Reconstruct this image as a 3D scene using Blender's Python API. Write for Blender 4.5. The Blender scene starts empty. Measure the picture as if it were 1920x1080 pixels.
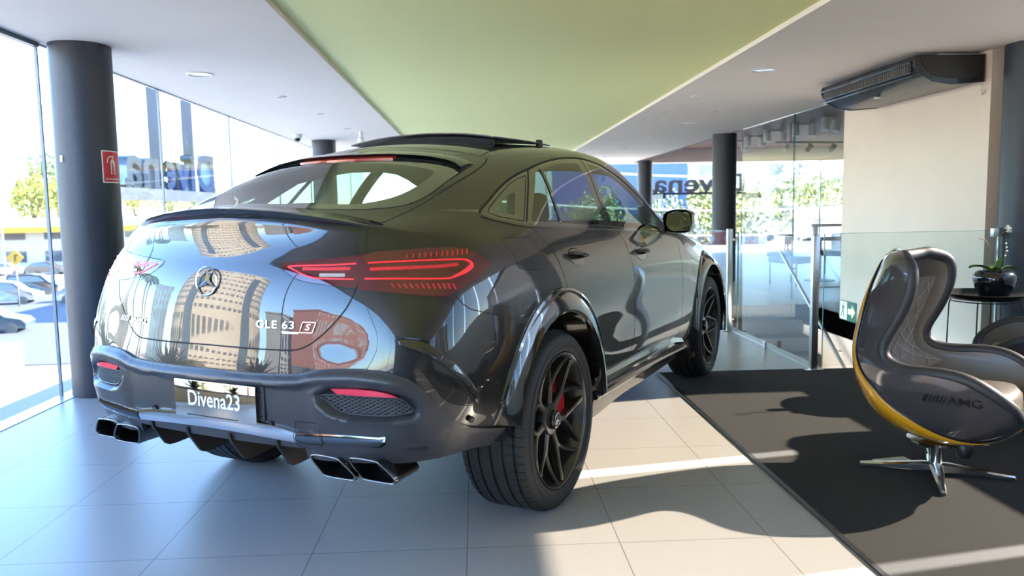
import bpy, bmesh, math, random
import numpy as np
from mathutils import Vector, Matrix, Euler
from mathutils.bvhtree import BVHTree
random.seed(7)
SC = bpy.context.scene
COL = SC.collection
PI = math.pi

# ---------------------------------------------------------------- camera, world, sun, exposure
CAM_F, CAM_YAW, CAM_PITCH, CAM_ROLL, CAM_H = 1471.45, .0455, .1004, -.0169, 1.3143
def make_camera():
    cy, sy, cp, sp = math.cos(CAM_YAW), math.sin(CAM_YAW), math.cos(CAM_PITCH), math.sin(CAM_PITCH)
    fw = Vector((sy*cp, cy*cp, -sp)); r = Vector((cy, -sy, 0)); u = r.cross(fw)
    c, s = math.cos(CAM_ROLL), math.sin(CAM_ROLL)
    r2 = r*c + u*s; u2 = u*c - r*s
    m = Matrix(((r2.x, u2.x, -fw.x, 0), (r2.y, u2.y, -fw.y, 0), (r2.z, u2.z, -fw.z, CAM_H), (0, 0, 0, 1)))
    cd = bpy.data.cameras.new('camera'); cd.sensor_width = 36; cd.lens = CAM_F/1920*36
    cd.clip_start = .05; cd.clip_end = 2000
    co = bpy.data.objects.new('camera', cd); COL.objects.link(co); co.matrix_world = m
    SC.camera = co
    cd.dof.use_dof = True; cd.dof.focus_distance = 4.2; cd.dof.aperture_fstop = 2.6
make_camera()
SC.view_settings.view_transform = 'Standard'; SC.view_settings.look = 'None'
SC.view_settings.gamma = 1; SC.view_settings.exposure = 2.88; SC.view_settings.use_curve_mapping = False
SUN_AZ = math.radians(79.5)      # clockwise from +Y
SUN_EL = math.radians(30)
def make_world():
    w = bpy.data.worlds.new('world'); SC.world = w; w.use_nodes = True
    nt = w.node_tree; nt.nodes.clear()
    o = nt.nodes.new('ShaderNodeOutputWorld'); bg = nt.nodes.new('ShaderNodeBackground')
    sk = nt.nodes.new('ShaderNodeTexSky'); sk.sky_type = 'NISHITA'; sk.sun_disc = False
    sk.sun_elevation = SUN_EL; sk.sun_rotation = SUN_AZ
    sk.air_density = 1.0; sk.dust_density = .25; sk.ozone_density = 2.0
    bg.inputs[1].default_value = .30
    tn = nt.nodes.new('ShaderNodeMixRGB'); tn.blend_type = 'MULTIPLY'; tn.inputs[0].default_value = 1; tn.inputs[2].default_value = (.74, .88, 1.06, 1)
    nt.links.new(sk.outputs[0], tn.inputs[1]); nt.links.new(tn.outputs[0], bg.inputs[0]); nt.links.new(bg.outputs[0], o.inputs[0])
make_world()
def make_sun():
    l = bpy.data.lights.new('sun', 'SUN'); l.energy = 9.0; l.angle = math.radians(.6); l.color = (1, .93, .82)
    o = bpy.data.objects.new('sun', l); COL.objects.link(o)
    d = Vector((math.sin(SUN_AZ)*math.cos(SUN_EL), math.cos(SUN_AZ)*math.cos(SUN_EL), math.sin(SUN_EL)))
    o.rotation_euler = d.to_track_quat('Z', 'Y').to_euler(); o.location = (12, 4, 12)
make_sun()
SC.cycles.use_denoising = True
SC.cycles.max_bounces = 12; SC.cycles.transparent_max_bounces = 24; SC.cycles.diffuse_bounces = 5
SC.cycles.glossy_bounces = 6; SC.cycles.transmission_bounces = 8
SC.cycles.caustics_reflective = False; SC.cycles.caustics_refractive = False
SC.cycles.sample_clamp_indirect = 8

# ---------------------------------------------------------------- helpers
def link(o, parent=None):
    COL.objects.link(o)
    if parent is not None: o.parent = parent
    return o
def tag(o, label=None, cat=None, group=None, kind=None):
    if label: o['label'] = label
    if cat: o['category'] = cat
    if group: o['group'] = group
    if kind: o['kind'] = kind
    return o
def empty(name, loc=(0, 0, 0), rz=0, label=None, cat=None, group=None):
    o = bpy.data.objects.new(name, None); o.empty_display_size = .1
    COL.objects.link(o); o.location = loc; o.rotation_euler = (0, 0, rz)
    return tag(o, label, cat, group)
def dup(root, loc=None, rz=None, label=None):
    r = root.copy(); COL.objects.link(r)
    if loc is not None: r.location = loc
    if rz is not None: r.rotation_euler = (0, 0, rz)
    if label: r['label'] = label
    for ch in [c for c in bpy.data.objects if c.parent == root]:
        c = ch.copy(); COL.objects.link(c); c.parent = r
        for g in [k for k in bpy.data.objects if k.parent == ch]:
            d = g.copy(); COL.objects.link(d); d.parent = c
    return r
def obj(name, verts, faces, mat=None, parent=None, smooth=False, angle=None, loc=None, rz=None):
    me = bpy.data.meshes.new(name); me.from_pydata([tuple(v) for v in verts], [], faces)
    if smooth or angle:
        me.polygons.foreach_set('use_smooth', [True]*len(me.polygons))
        if angle: me.set_sharp_from_angle(angle=math.radians(angle))
    me.update()
    if mat is not None:
        for m_ in (mat if isinstance(mat, (list, tuple)) else [mat]): me.materials.append(m_)
    o = bpy.data.objects.new(name, me); link(o, parent)
    if loc is not None: o.location = loc
    if rz is not None: o.rotation_euler = (0, 0, rz)
    return o
class MB:
    def __init__(s): s.v = []; s.f = []; s.m = []; s.cur = 0
    def add(s, v, f):
        n = len(s.v); s.v += [tuple(a) for a in v]; s.f += [tuple(i+n for i in q) for q in f]; s.m += [s.cur]*len(f); return s
    def box(s, a, b, bev=0):
        x0, y0, z0 = [min(a[i], b[i]) for i in range(3)]; x1, y1, z1 = [max(a[i], b[i]) for i in range(3)]
        if bev:
            bm = bmesh.new(); bmesh.ops.create_cube(bm, size=1)
            for q in bm.verts: q.co = Vector(((x0+x1)/2+q.co.x*(x1-x0), (y0+y1)/2+q.co.y*(y1-y0), (z0+z1)/2+q.co.z*(z1-z0)))
            bmesh.ops.bevel(bm, geom=bm.edges[:], offset=bev, segments=2, affect='EDGES', profile=.5)
            bm.verts.index_update(); s.add([q.co[:] for q in bm.verts], [[w.index for w in q.verts] for q in bm.faces]); bm.free(); return s
        return s.add([(x0,y0,z0),(x1,y0,z0),(x1,y1,z0),(x0,y1,z0),(x0,y0,z1),(x1,y0,z1),(x1,y1,z1),(x0,y1,z1)],
                     [(0,3,2,1),(4,5,6,7),(0,1,5,4),(1,2,6,5),(2,3,7,6),(3,0,4,7)])
    def tube(s, pts, r, n=10, caps=True, flat=1.0, closed=False):
        pts = [Vector(p) for p in pts]; N = len(pts)
        rr = r if isinstance(r, (list, tuple)) else [r]*N
        rings = []; up = None
        for i in range(N):
            a = pts[(i-1) % N] if closed else pts[max(i-1, 0)]; b = pts[(i+1) % N] if closed else pts[min(i+1, N-1)]
            t = (b-a).normalized()
            if up is None: up = Vector((0, 0, 1)) if abs(t.z) < .9 else Vector((1, 0, 0))
            sd = t.cross(up).normalized(); up = sd.cross(t).normalized()
            rings.append([pts[i]+(sd*math.cos(2*PI*k/n)+up*math.sin(2*PI*k/n)*flat)*rr[i] for k in range(n)])
        v = [p for g in rings for p in g]; f = []
        for i in range(N if closed else N-1):
            j = (i+1) % N
            for k in range(n): f.append((i*n+k, i*n+(k+1) % n, j*n+(k+1) % n, j*n+k))
        if caps and not closed: f += [tuple(range(n))[::-1], tuple((N-1)*n+k for k in range(n))]
        return s.add(v, f)
    def lathe(s, prof, n=32, c=(0, 0, 0), axis='z', a0=0, a1=2*PI, closed=False):
        full = abs(a1-a0-2*PI) < 1e-6; m = n if full else n+1; v = []
        for k in range(m):
            a = a0+(a1-a0)*k/n; ca, sa = math.cos(a), math.sin(a)
            for (r, h) in prof:
                if axis == 'z': v.append((c[0]+r*ca, c[1]+r*sa, c[2]+h))
                elif axis == 'y': v.append((c[0]+r*ca, c[1]+h, c[2]+r*sa))
                else: v.append((c[0]+h, c[1]+r*ca, c[2]+r*sa))
        P = len(prof); f = []
        for k in range(n):
            k2 = (k+1) % m
            for j in range(P if closed else P-1):
                j2 = (j+1) % P
                q = (k*P+j, k2*P+j, k2*P+j2, k*P+j2)
                f.append(q if axis != 'y' else q[::-1])
        return s.add(v, f)
    def cyl(s, a, b, r, n=24, r2=None):
        return s.tube([a, b], [r, r if r2 is None else r2], n)
    def prism(s, poly, d0, d1, fn):
        """poly 2-D, extruded between d0 and d1; fn(u, v, d) gives the 3-D point"""
        n = len(poly)
        v = [fn(p[0], p[1], d0) for p in poly]+[fn(p[0], p[1], d1) for p in poly]
        return s.add(v, [tuple(range(n))[::-1], tuple(range(n, 2*n))]+[(i, (i+1) % n, n+(i+1) % n, n+i) for i in range(n)])
    def build(s, name, mat=None, parent=None, smooth=False, angle=None, fix=True, **k):
        o = obj(name, s.v, s.f, mat, parent, smooth, angle, **k)
        if any(s.m): o.data.polygons.foreach_set('material_index', s.m)
        if fix:
            bm = bmesh.new(); bm.from_mesh(o.data); bmesh.ops.recalc_face_normals(bm, faces=bm.faces); bm.to_mesh(o.data); bm.free()
            if angle: o.data.set_sharp_from_angle(angle=math.radians(angle))
        return o
def grid_faces(nu, nv, cu=False, cv=False):
    f = []
    for i in range(nu if cu else nu-1):
        for j in range(nv if cv else nv-1):
            a, b = (i+1) % nu, (j+1) % nv
            f.append((i*nv+j, a*nv+j, a*nv+b, i*nv+b))
    return f
def spline(P, dens, ext=None, closed=False, t=None):
    """natural / mirrored / periodic C2 cubic spline through P (n,d); dens = subdivisions for each interval"""
    P = np.asarray(P, float); n = len(P)
    if t is None: t = np.concatenate([[0], np.cumsum(np.maximum(np.linalg.norm(np.diff(P, axis=0), axis=1), 1e-6)**.6)])
    h = np.diff(t); A = np.zeros((n, n)); B = np.zeros_like(P)
    for i in range(1, n-1):
        A[i, i-1] = h[i-1]; A[i, i] = 2*(h[i-1]+h[i]); A[i, i+1] = h[i]
        B[i] = 6*((P[i+1]-P[i])/h[i]-(P[i]-P[i-1])/h[i-1])
    A[0, 0] = A[-1, -1] = 1
    if ext:                                            # ext: ((sx,sy,sz) or None at either end) tangent mask: allowed tangent comps
        if ext[0] is not None:
            A[0, 0] = 2*h[0]; A[0, 1] = h[0]
            d = (P[1]-P[0])/h[0]; B[0] = 6*(d-d*np.array(ext[0]))
        if ext[1] is not None:
            A[-1, -1] = 2*h[-1]; A[-1, -2] = h[-1]
            d = (P[-1]-P[-2])/h[-1]; B[-1] = 6*(d*np.array(ext[1])-d)
    M = np.linalg.solve(A, B); out = []
    dens = [dens]*(n-1) if isinstance(dens, int) else dens
    for i in range(n-1):
        for k in range(dens[i]):
            s = k/dens[i]*h[i]; r = h[i]-s
            out.append(M[i]*r**3/(6*h[i])+M[i+1]*s**3/(6*h[i])+(P[i]/h[i]-M[i]*h[i]/6)*r+(P[i+1]/h[i]-M[i+1]*h[i]/6)*s)
    out.append(P[-1]); return np.array(out)
def cr(P, n=6, closed=False):
    """Catmull-Rom through points, list of tuples"""
    P = [Vector(p) for p in P]; N = len(P); out = []
    for i in range(N if closed else N-1):
        if closed: a, b, c, d = P[(i-1) % N], P[i], P[(i+1) % N], P[(i+2) % N]
        else:
            b, c = P[i], P[i+1]; a = P[i-1] if i else b*2-c; d = P[i+2] if i+2 < N else c*2-b
        for k in range(n):
            t = k/n; out.append(.5*((2*b)+(c-a)*t+(2*a-5*b+4*c-d)*t*t+(3*b-a-3*c+d)*t**3))
    if not closed: out.append(P[-1])
    return out

def text_mesh(txt, size, ext, bold=0.0, sx=1.0, shear=0.0, align='CENTER', spacing=1.0):
    cu = bpy.data.curves.new('t', 'FONT'); cu.body = txt; cu.size = size; cu.extrude = ext; cu.align_x = align; cu.align_y = 'CENTER'
    cu.offset = bold; cu.shear = shear; cu.space_character = spacing; cu.resolution_u = 4
    o = bpy.data.objects.new('t', cu); COL.objects.link(o); dg_ = bpy.context.evaluated_depsgraph_get(); dg_.update()
    me = o.evaluated_get(dg_).to_mesh(); v = [(a.co.x*sx, a.co.y, a.co.z) for a in me.vertices]; f = [tuple(p.vertices) for p in me.polygons]
    o.evaluated_get(dg_).to_mesh_clear(); COL.objects.unlink(o); bpy.data.objects.remove(o); bpy.data.curves.remove(cu)
    return v, f

# ---------------------------------------------------------------- materials
MATS = {}
def mat(name, col=(.5, .5, .5), rough=.5, metal=0, coat=0, emit=None, estr=0, spec=.5, noise=0, nscale=30, bump=0, bscale=200, sheen=0, ior=None, trans=0, aniso=0):
    if name in MATS: return MATS[name]
    m = bpy.data.materials.new(name); m.use_nodes = True; nt = m.node_tree; b = nt.nodes['Principled BSDF']
    b.inputs['Base Color'].default_value = (*col, 1); b.inputs['Roughness'].default_value = rough
    b.inputs['Metallic'].default_value = metal; b.inputs['Coat Weight'].default_value = coat; b.inputs['Coat Roughness'].default_value = .02
    b.inputs['Specular IOR Level'].default_value = spec
    if ior: b.inputs['IOR'].default_value = ior
    b.inputs['Transmission Weight'].default_value = trans
    if sheen: b.inputs['Sheen Weight'].default_value = sheen
    if emit: b.inputs['Emission Color'].default_value = (*emit, 1); b.inputs['Emission Strength'].default_value = estr
    tc = nt.nodes.new('ShaderNodeTexCoord')
    if noise:
        n = nt.nodes.new('ShaderNodeTexNoise'); n.inputs['Scale'].default_value = nscale; n.inputs['Detail'].default_value = 5
        nt.links.new(tc.outputs['Object'], n.inputs['Vector'])
        mx = nt.nodes.new('ShaderNodeMixRGB'); mx.blend_type = 'MIX'
        mx.inputs[1].default_value = tuple(max(0, c*(1-noise)) for c in col)+(1,); mx.inputs[2].default_value = tuple(min(1, c*(1+noise)) for c in col)+(1,)
        nt.links.new(n.outputs['Fac'], mx.inputs[0]); nt.links.new(mx.outputs[0], b.inputs['Base Color'])
    if bump:
        n = nt.nodes.new('ShaderNodeTexNoise'); n.inputs['Scale'].default_value = bscale; n.inputs['Detail'].default_value = 3
        nt.links.new(tc.outputs['Object'], n.inputs['Vector'])
        bp = nt.nodes.new('ShaderNodeBump'); bp.inputs['Strength'].default_value = bump; bp.inputs['Distance'].default_value = .002
        nt.links.new(n.outputs['Fac'], bp.inputs['Height']); nt.links.new(bp.outputs[0], b.inputs['Normal'])
    MATS[name] = m; return m
def glass(name, tint=(.9, .97, .95), refl=1.0, rough=0.0, ior=1.45, facing=None, dens=None):
    """thin architectural glass: fresnel mirror over a tinted see-through pane"""
    if name in MATS: return MATS[name]
    m = bpy.data.materials.new(name); m.use_nodes = True; nt = m.node_tree; nt.nodes.clear()
    o = nt.nodes.new('ShaderNodeOutputMaterial'); mx = nt.nodes.new('ShaderNodeMixShader')
    tr = nt.nodes.new('ShaderNodeBsdfTransparent'); tr.inputs[0].default_value = (*tint, 1)
    gl = nt.nodes.new('ShaderNodeBsdfGlossy'); gl.inputs['Roughness'].default_value = rough; gl.inputs[0].default_value = (refl, refl, refl, 1)
    fr = nt.nodes.new('ShaderNodeFresnel'); fr.inputs[0].default_value = ior
    ge = nt.nodes.new('ShaderNodeNewGeometry'); sb = nt.nodes.new('ShaderNodeMath'); sb.operation = 'SUBTRACT'; sb.inputs[0].default_value = 1
    ml = nt.nodes.new('ShaderNodeMath'); ml.operation = 'MULTIPLY'; nt.links.new(ge.outputs['Backfacing'], sb.inputs[1])
    nt.links.new(sb.outputs[0], ml.inputs[0]); nt.links.new(fr.outputs[0], ml.inputs[1]); nt.links.new(ml.outputs[0], mx.inputs[0]); nt.links.new(tr.outputs[0], mx.inputs[1]); nt.links.new(gl.outputs[0], mx.inputs[2])
    nt.links.new(mx.outputs[0], o.inputs[0]); MATS[name] = m; return m
# ---------------------------------------------------------------- room
CZ = 2.53                                                # ceiling height
XL, XR = -3.05, 4.35
Y0, Y1 = -5.0, 22.0
def struct(name, mb, m, **k):
    o = mb.build(name, m, **k); o['kind'] = 'structure'; return o
def floor_mat():
    m = bpy.data.materials.new('floor_tiles'); m.use_nodes = True; nt = m.node_tree; b = nt.nodes['Principled BSDF']
    tc = nt.nodes.new('ShaderNodeTexCoord'); mp = nt.nodes.new('ShaderNodeMapping'); mp.inputs['Location'].default_value = (1.8574, -2.9525, 0)
    br = nt.nodes.new('ShaderNodeTexBrick'); br.offset = 0; br.squash = 1
    br.inputs['Scale'].default_value = 1; br.inputs['Brick Width'].default_value = .6; br.inputs['Row Height'].default_value = .6
    br.inputs['Mortar Size'].default_value = .0016; br.inputs['Mortar Smooth'].default_value = 0; br.inputs['Bias'].default_value = 0
    br.inputs['Color1'].default_value = (.41, .39, .375, 1); br.inputs['Color2'].default_value = (.385, .365, .352, 1); br.inputs['Mortar'].default_value = (.10, .10, .10, 1)
    nz = nt.nodes.new('ShaderNodeTexNoise'); nz.inputs['Scale'].default_value = 260; nz.inputs['Detail'].default_value = 2
    mx = nt.nodes.new('ShaderNodeMixRGB'); mx.blend_type = 'MULTIPLY'; mx.inputs[0].default_value = .30
    n2 = nt.nodes.new('ShaderNodeTexNoise'); n2.inputs['Scale'].default_value = 1.6; n2.inputs['Detail'].default_value = 6
    rp = nt.nodes.new('ShaderNodeMapRange'); rp.inputs['To Min'].default_value = .22; rp.inputs['To Max'].default_value = .36
    nt.links.new(tc.outputs['Object'], mp.inputs[0]); nt.links.new(mp.outputs[0], br.inputs['Vector']); nt.links.new(tc.outputs['Object'], nz.inputs['Vector']); nt.links.new(tc.outputs['Object'], n2.inputs['Vector'])
    nt.links.new(br.outputs['Color'], mx.inputs[1]); nt.links.new(nz.outputs['Fac'], mx.inputs[2]); nt.links.new(mx.outputs[0], b.inputs['Base Color'])
    b.inputs['Roughness'].default_value = .33; b.inputs['Specular IOR Level'].default_value = .38
    bp = nt.nodes.new('ShaderNodeBump'); bp.inputs['Strength'].default_value = .5; bp.inputs['Distance'].default_value = .001; bp.invert = True
    nt.links.new(br.outputs['Fac'], bp.inputs['Height']); nt.links.new(bp.outputs[0], b.inputs['Normal']); return m
M_FLOOR = floor_mat()
M_CEIL = mat('ceiling_white', (.92, .825, .745), .9, noise=.03, nscale=2)
M_GREEN = mat('ceiling_green_panel', (.99, .985, .46), .75)
M_WALL = mat('wall_beige', (.84, .71, .60), .85, noise=.05, nscale=3)
M_WHITEP = mat('white_panel', (.72, .75, .77), .6)
M_COLM = mat('column_dark', (.030, .034, .046), .50, bump=.25, bscale=45)
M_STEEL = mat('brushed_steel', (.55, .54, .52), .28, 1)
M_BLACK = mat('black_metal', (.012, .012, .014), .4)
M_WINGL = glass('window_glass', (.96, .98, .98), ior=1.32)
M_RAILGL = glass('rail_glass', (.93, .965, .955), ior=1.5)
M_FILM = glass('film_glass', (.49, .475, .45), ior=1.45)
M_EDGE = mat('glass_edge_teal', (.03, .22, .20), .1, 0, .5)
M_WOOD = mat('wood_slat_red', (.11, .035, .022), .5, noise=.3, nscale=9)
M_WHT = mat('lamp_white', (.75, .75, .73), .45)
M_CONC = mat('concrete', (.46, .43, .39), .9, noise=.12, nscale=.5)
# floor with the stair opening
WX0, WX1, WY0, WY1 = 2.72, 4.20, 6.03, 10.1
mb = MB()
for a, b, c, d in ((XL-.02, Y0, WX0, Y1), (WX0, Y0, 13, WY0), (WX1, WY0, 13, Y1), (WX0, WY1, WX1, Y1)): mb.box((a, b, -.22), (c, d, 0))
struct('floor', mb, M_FLOOR)
# ceiling: white sides, recessed green field, joined by a small step
mb = MB()
for a, b in ((XL-.05, -1.18), (2.165, XR)): mb.box((a, Y0, CZ), (b, Y1, CZ+.30))
mb.box((XR, Y0, CZ), (4.56, 6.3, CZ+.30)); mb.box((-1.18, Y0, CZ+.06), (2.165, Y1, CZ+.30)); CE = struct('ceiling', mb, M_CEIL)
mb = MB(); mb.box((-1.178, Y0, CZ+.035), (2.163, Y1, CZ+.059)); struct('ceiling_field', mb, M_GREEN)
# other hall: slatted ceiling, header
mb = MB(); mb.box((XR, 6.3, 2.98), (13, Y1, 3.2)); struct('ceiling_hall', mb, mat('hall_ceiling_dark', (.05, .03, .028), .8))
mb = MB(); y = 6.4
while y < Y1-.1: mb.box((XR+.02, y, 2.90), (13, y+.07, 2.975)); y += .145
struct('ceiling_slats', mb, M_WOOD)
mb = MB(); mb.box((XR, 6.2, CZ+.0), (XR+.06, Y1, 3.0)); struct('trim_1', mb, mat('edge_dark_red', (.10, .03, .025), .6))
mb = MB(); mb.box((-3.1, Y1, 2.53), (13, Y1+.25, 3.25)); struct('trim_2', mb, M_CEIL)
mb = MB(); mb.box((13, 6, 0), (13.2, Y1, 3.2)); struct('wall_right_hall', mb, M_WALL)
# beige wall, low white wall, right side window above it
mb = MB(); mb.box((4.20, 6.30, 0), (4.36, 8.84, CZ)); mb.box((4.20, 6.03, -3.2), (4.36, 10.1, -.0)); struct('wall_right', mb, M_WALL)
mb = MB(); mb.box((4.40, Y0, 0), (4.55, 5.75, 1.27)); struct('wall_right_low', mb, M_WHITEP)
mb = MB(); mb.box((4.62, 6.14, 0), (8.5, 6.22, 1.36)); struct('wall_right_partition', mb, M_WHITEP)
mb = MB(); mb.box((4.75, 6.30, 0), (13, 6.45, 3.2)); struct('wall_hall_side', mb, M_WALL)  # unseen wall, added to block daylight and darken the far hall
ys = [-5.0, -3.42, -2.09, -.76, .57, 1.89, 3.19, 4.49, 5.75]
for i in range(len(ys)-1):
    o = MB(); g = .04
    o.box((4.46, ys[i]+g, 1.27), (4.47, ys[i+1]-(g if i < len(ys)-2 else -.09), CZ)); struct('window_%d' % (i+2), o, M_FILM)
# back wall and rear parts of the room (behind the camera)
mb = MB(); mb.box((-3.10, Y0-.2, 0), (4.55, Y0, CZ)); struct('wall_back', mb, mat('wall_back_grey', (.20, .19, .19), .8))
# left glass front
k = 30; yy = [-5, -2.9, -.8, 1.35, 3.55, 5.80, 7.93, 10.15, 12.6, 15.0, 17.4, 19.8, 22.0]
for i in range(len(yy)-1):
    o = MB(); o.box((XL-.012, yy[i]+.006, .0), (XL, yy[i+1]-.006, CZ)); struct('window_%d' % k, o, M_WINGL); k += 1
mb = MB()
for y in yy[1:-1]: mb.box((XL-.016, y-.008, 0), (XL+.004, y+.008, CZ))
struct('trim_3', mb, mat('silicone_joint', (.30, .32, .34), .5))
mb = MB(); mb.box((XL-.03, Y0, CZ-.03), (XL+.02, 5.8, CZ)); mb.box((XL-.02, 5.8, CZ-.008), (XL+.0, Y1, CZ)); struct('trim_4', mb, mat('head_profile', (.10, .12, .14), .4))
mb = MB(); mb.box((XL-.04, Y0, -.01), (XL+.10, Y1, .004)); struct('trim_5', mb, mat('sill_stone', (.52, .53, .54), .25))
mb = MB(); mb.box((XL-.10, Y0, CZ+.02), (XL-.02, Y1, CZ+.55)); struct('trim_6', mb, M_CEIL)
mb = MB(); mb.box((XL-.3, Y0, -.5), (XL-.02, Y1, -.01)); struct('trim_7', mb, M_CONC)
# far glass front
for i, (a, b) in enumerate(((-3.05, -.5), (-.5, 2), (2, 4.6), (4.6, 7.2), (7.2, 9.8), (9.8, 13))):
    o = MB(); o.box((a+.01, Y1, 0), (b-.01, Y1+.012, CZ)); struct('window_%d' % (60+i), o, M_WINGL)
mb = MB()
for x in (-.5, 2, 4.6, 7.2, 9.8): mb.box((x-.02, Y1-.02, 0), (x+.02, Y1+.04, CZ))
struct('trim_8', mb, mat('alu_grey', (.35, .36, .38), .4, .5))
# columns
def column(x, y, r, label, z0=0):
    mb = MB(); mb.cyl((x, y, z0), (x, y, CZ), r, 64); o = mb.build('column', M_COLM, smooth=True, angle=40)
    tag(o, label, 'column', 'round dark columns'); return o
COL_L = column(-2.81, 5.92, .205, 'thick dark round column by the left glass wall, red extinguisher sign on it')
column(-2.55, 13.7, .20, 'short visible top of a dark round column behind the car roof, left side')
column(4.32, 13.5, .205, 'dark round column standing beyond the glass railing, in front of backwards letters')
column(4.55, 20.9, .20, 'farthest dark round column, just above the car windscreen')
column(4.42, 6.06, .235, 'dark round column at the right end of the beige wall')
# shallow joint ring on the left column foot and plaque
mb = MB(); mb.box((-.001, -.055, -.075), (.0015, .055, .075), 0)
# mat
mb = MB(); mb.box((1.43, -4.6, 0), (4.36, 6.03, .008)); CARPET = mb.build('floor_mat', mat('mat_charcoal', (.0105, .0092, .0095), .95, noise=.35, nscale=300, bump=.9, bscale=260))
tag(CARPET, 'large charcoal carpet mat lying on the tiles under the egg chair', 'mat')
mb = MB(); mb.box((1.405, -4.6, 0), (1.43, 6.05, .010), .002); mb.box((1.43, 6.03, 0), (2.62, 6.05, .010), .002)
mb.build('mat_edging', M_BLACK, CARPET)
# ------------------------------------------------ stairwell
for q, (a, b) in enumerate(((1.2, 7.4), (1.2, 9.0), (3.2, 5.0))):  # unseen fill lamps added under the slab to brighten the stairwell walls
    t = empty('lower_ceiling_lamp', (a, b, -.225), 0, ['ceiling lamp of the floor below, beside the lower steps', 'ceiling lamp of the floor below, beside the top steps', 'ceiling lamp of the floor below, under the carpet mat'][q], 'ceiling light', 'ceiling lamps of the floor below')
    o = MB(); o.box((-.32, -.32, -.04), (.32, .32, 0)); o.build('frame', M_WHT, t); o = MB(); o.box((-.30, -.30, -.30), (.30, .30, -.041)); o.build('diffuser', mat('lamp_diffuser', (.8, .8, .8), .5, emit=(1, .93, .82), estr=5), t)  # deep glowing box, so its sides light the upper stair wall too
st = MB()
for i in range(12): st.box((WX0+.55, WY1-.28*(i+1), -3.2), (4.19, WY1-.28*i, -.175*(i+1)))
tag(st.build('staircase', mat('stair_stone', (.030, .028, .030), .6, noise=.1, nscale=40)), 'dark stone staircase going down inside the glass railing', 'staircase')
mb = MB(); mb.box((WX0+.02, WY1-.1, -3.2), (WX0+.55, WY1, -.0)); struct('wall_stair_back', mb, M_WALL)
mb = MB(); mb.box((-3, 2.0, -3.3), (4.36, WY1+3, -3.2)); struct('floor_lower', mb, M_FLOOR)
hr = empty('handrail', (4.08, 9.5, 0), 0, 'slanting steel tube handrail running down the stair wall', 'handrail')
mb = MB(); mb.tube([(.06, 1.25, .80), (0, 1.1, .84), (0, 1.0, .80), (0, -1.0, -.47), (0, -3.0, -1.75)], .022, 12); mb.build('rail_tube', M_STEEL, hr, smooth=True)
for y in (.6, -.75, -2.0):
    mb = MB(); z = .80-(1.0-y)*.635; mb.tube([(0, y, z-.02), (.03, y, z-.07), (.11, y, z-.07)], .008, 8); mb.build('bracket', M_STEEL, hr, smooth=True)
# ------------------------------------------------ glass railing: posts and panes
def rail_post(x, y, label):
    r = empty('railing_post', (x, y, 0), 0, label, 'railing post', 'steel posts of the glass railing')
    mb = MB(); mb.box((-.026, -.026, .0), (.026, .026, 1.07), .004); mb.build('post', M_STEEL, r, smooth=True, angle=40)
    mb = MB(); mb.box((-.075, -.045, .0), (.075, .045, .009), .002); mb.build('base_plate', M_STEEL, r)
    for z in (.12, .96):
        mb = MB(); mb.cyl((.026, .012, z), (.055, .012, z), .014, 14); mb.cyl((.012, .026, z), (.012, .055, z), .014, 14); mb.build('glass_clamp', M_STEEL, r, smooth=True, angle=40)
rail_post(2.66, 6.03, 'nearest square steel railing post, at the back edge of the mat')
rail_post(2.645, 8.07, 'square steel railing post just right of the car front wheel')
def pane(name, a, b, label, m=M_RAILGL, cat='glass pane', group='panes of the glass railing', edge=True):
    o = MB(); o.box(a, b); g = o.build(name, m); tag(g, label, cat, group)
    if edge:
        e = MB(); t = .0012
        x0, y0, z0 = a; x1, y1, z1 = b
        if x1-x0 > y1-y0: e.box((x0-t, y0-t, z0), (x0+t, y1+t, z1)); e.box((x1-t, y0-t, z0), (x1+t, y1+t, z1)); e.box((x0, y0-t, z1-.001), (x1, y1+t, z1+t))
        else: e.box((x0-t, y0-t, z0), (x1+t, y0+t, z1)); e.box((x0-t, y1-t, z0), (x1+t, y1+t, z1)); e.box((x0-t, y0, z1-.001), (x1+t, y1, z1+t))
        e.build('polished_edge', M_EDGE, g)
    return g
pane('glass_railing', (2.745, 6.055, .02), (4.14, 6.067, 1.08), 'long railing pane across the front of the stair opening')
pane('glass_railing', (2.700, 6.12, .02), (2.712, 7.98, 1.04), 'railing pane along the left side of the stairs, between the two posts')
pane('glass_railing', (2.700, 8.16, .02), (2.712, 10.2, 1.04), 'railing pane behind the car front wheel, beyond the farther post')
pane('glass_railing', (2.700, 10.3, .02), (2.712, 12.4, 1.04), 'farthest railing pane on the left side of the stairs')
mb = MB(); mb.box((2.66, 6.1, 0), (2.75, 12.5, .012)); mb.build('railing_kerb', mat('kerb_alu', (.5, .52, .52), .35, .4)); tag(bpy.data.objects['railing_kerb'], 'flat metal strip on the floor under the side railing', 'floor strip')
for i, y in enumerate((7.0,)):
    mb = MB(); mb.box((2.62, y-.02, 0), (2.645, y+.02, .07), .004); o = mb.build('floor_clamp', M_STEEL); tag(o, 'small steel clamp on the tiles below the railing pane', 'clamp')
pane('glass_partition', (4.352, 8.90, 0), (4.364, 10.6, CZ), 'tall glass panel next to the beige wall, nearer of two', M_RAILGL, 'glass panel', 'tall glass panels on the stair side')
pane('glass_partition', (4.352, 10.62, 0), (4.364, 12.7, CZ), 'tall glass panel farther from the beige wall, ends near the column', M_RAILGL, 'glass panel', 'tall glass panels on the stair side')
# pane clamp near the right column
mb = MB(); mb.box((4.10, 6.04, 1.03), (4.17, 6.085, 1.10), .006); mb.box((4.15, 6.05, .02), (4.165, 6.075, 1.05)); o = mb.build('wall_clamp', M_STEEL, smooth=True, angle=40); tag(o, 'steel clamp holding the railing glass beside the right column', 'clamp')
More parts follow.
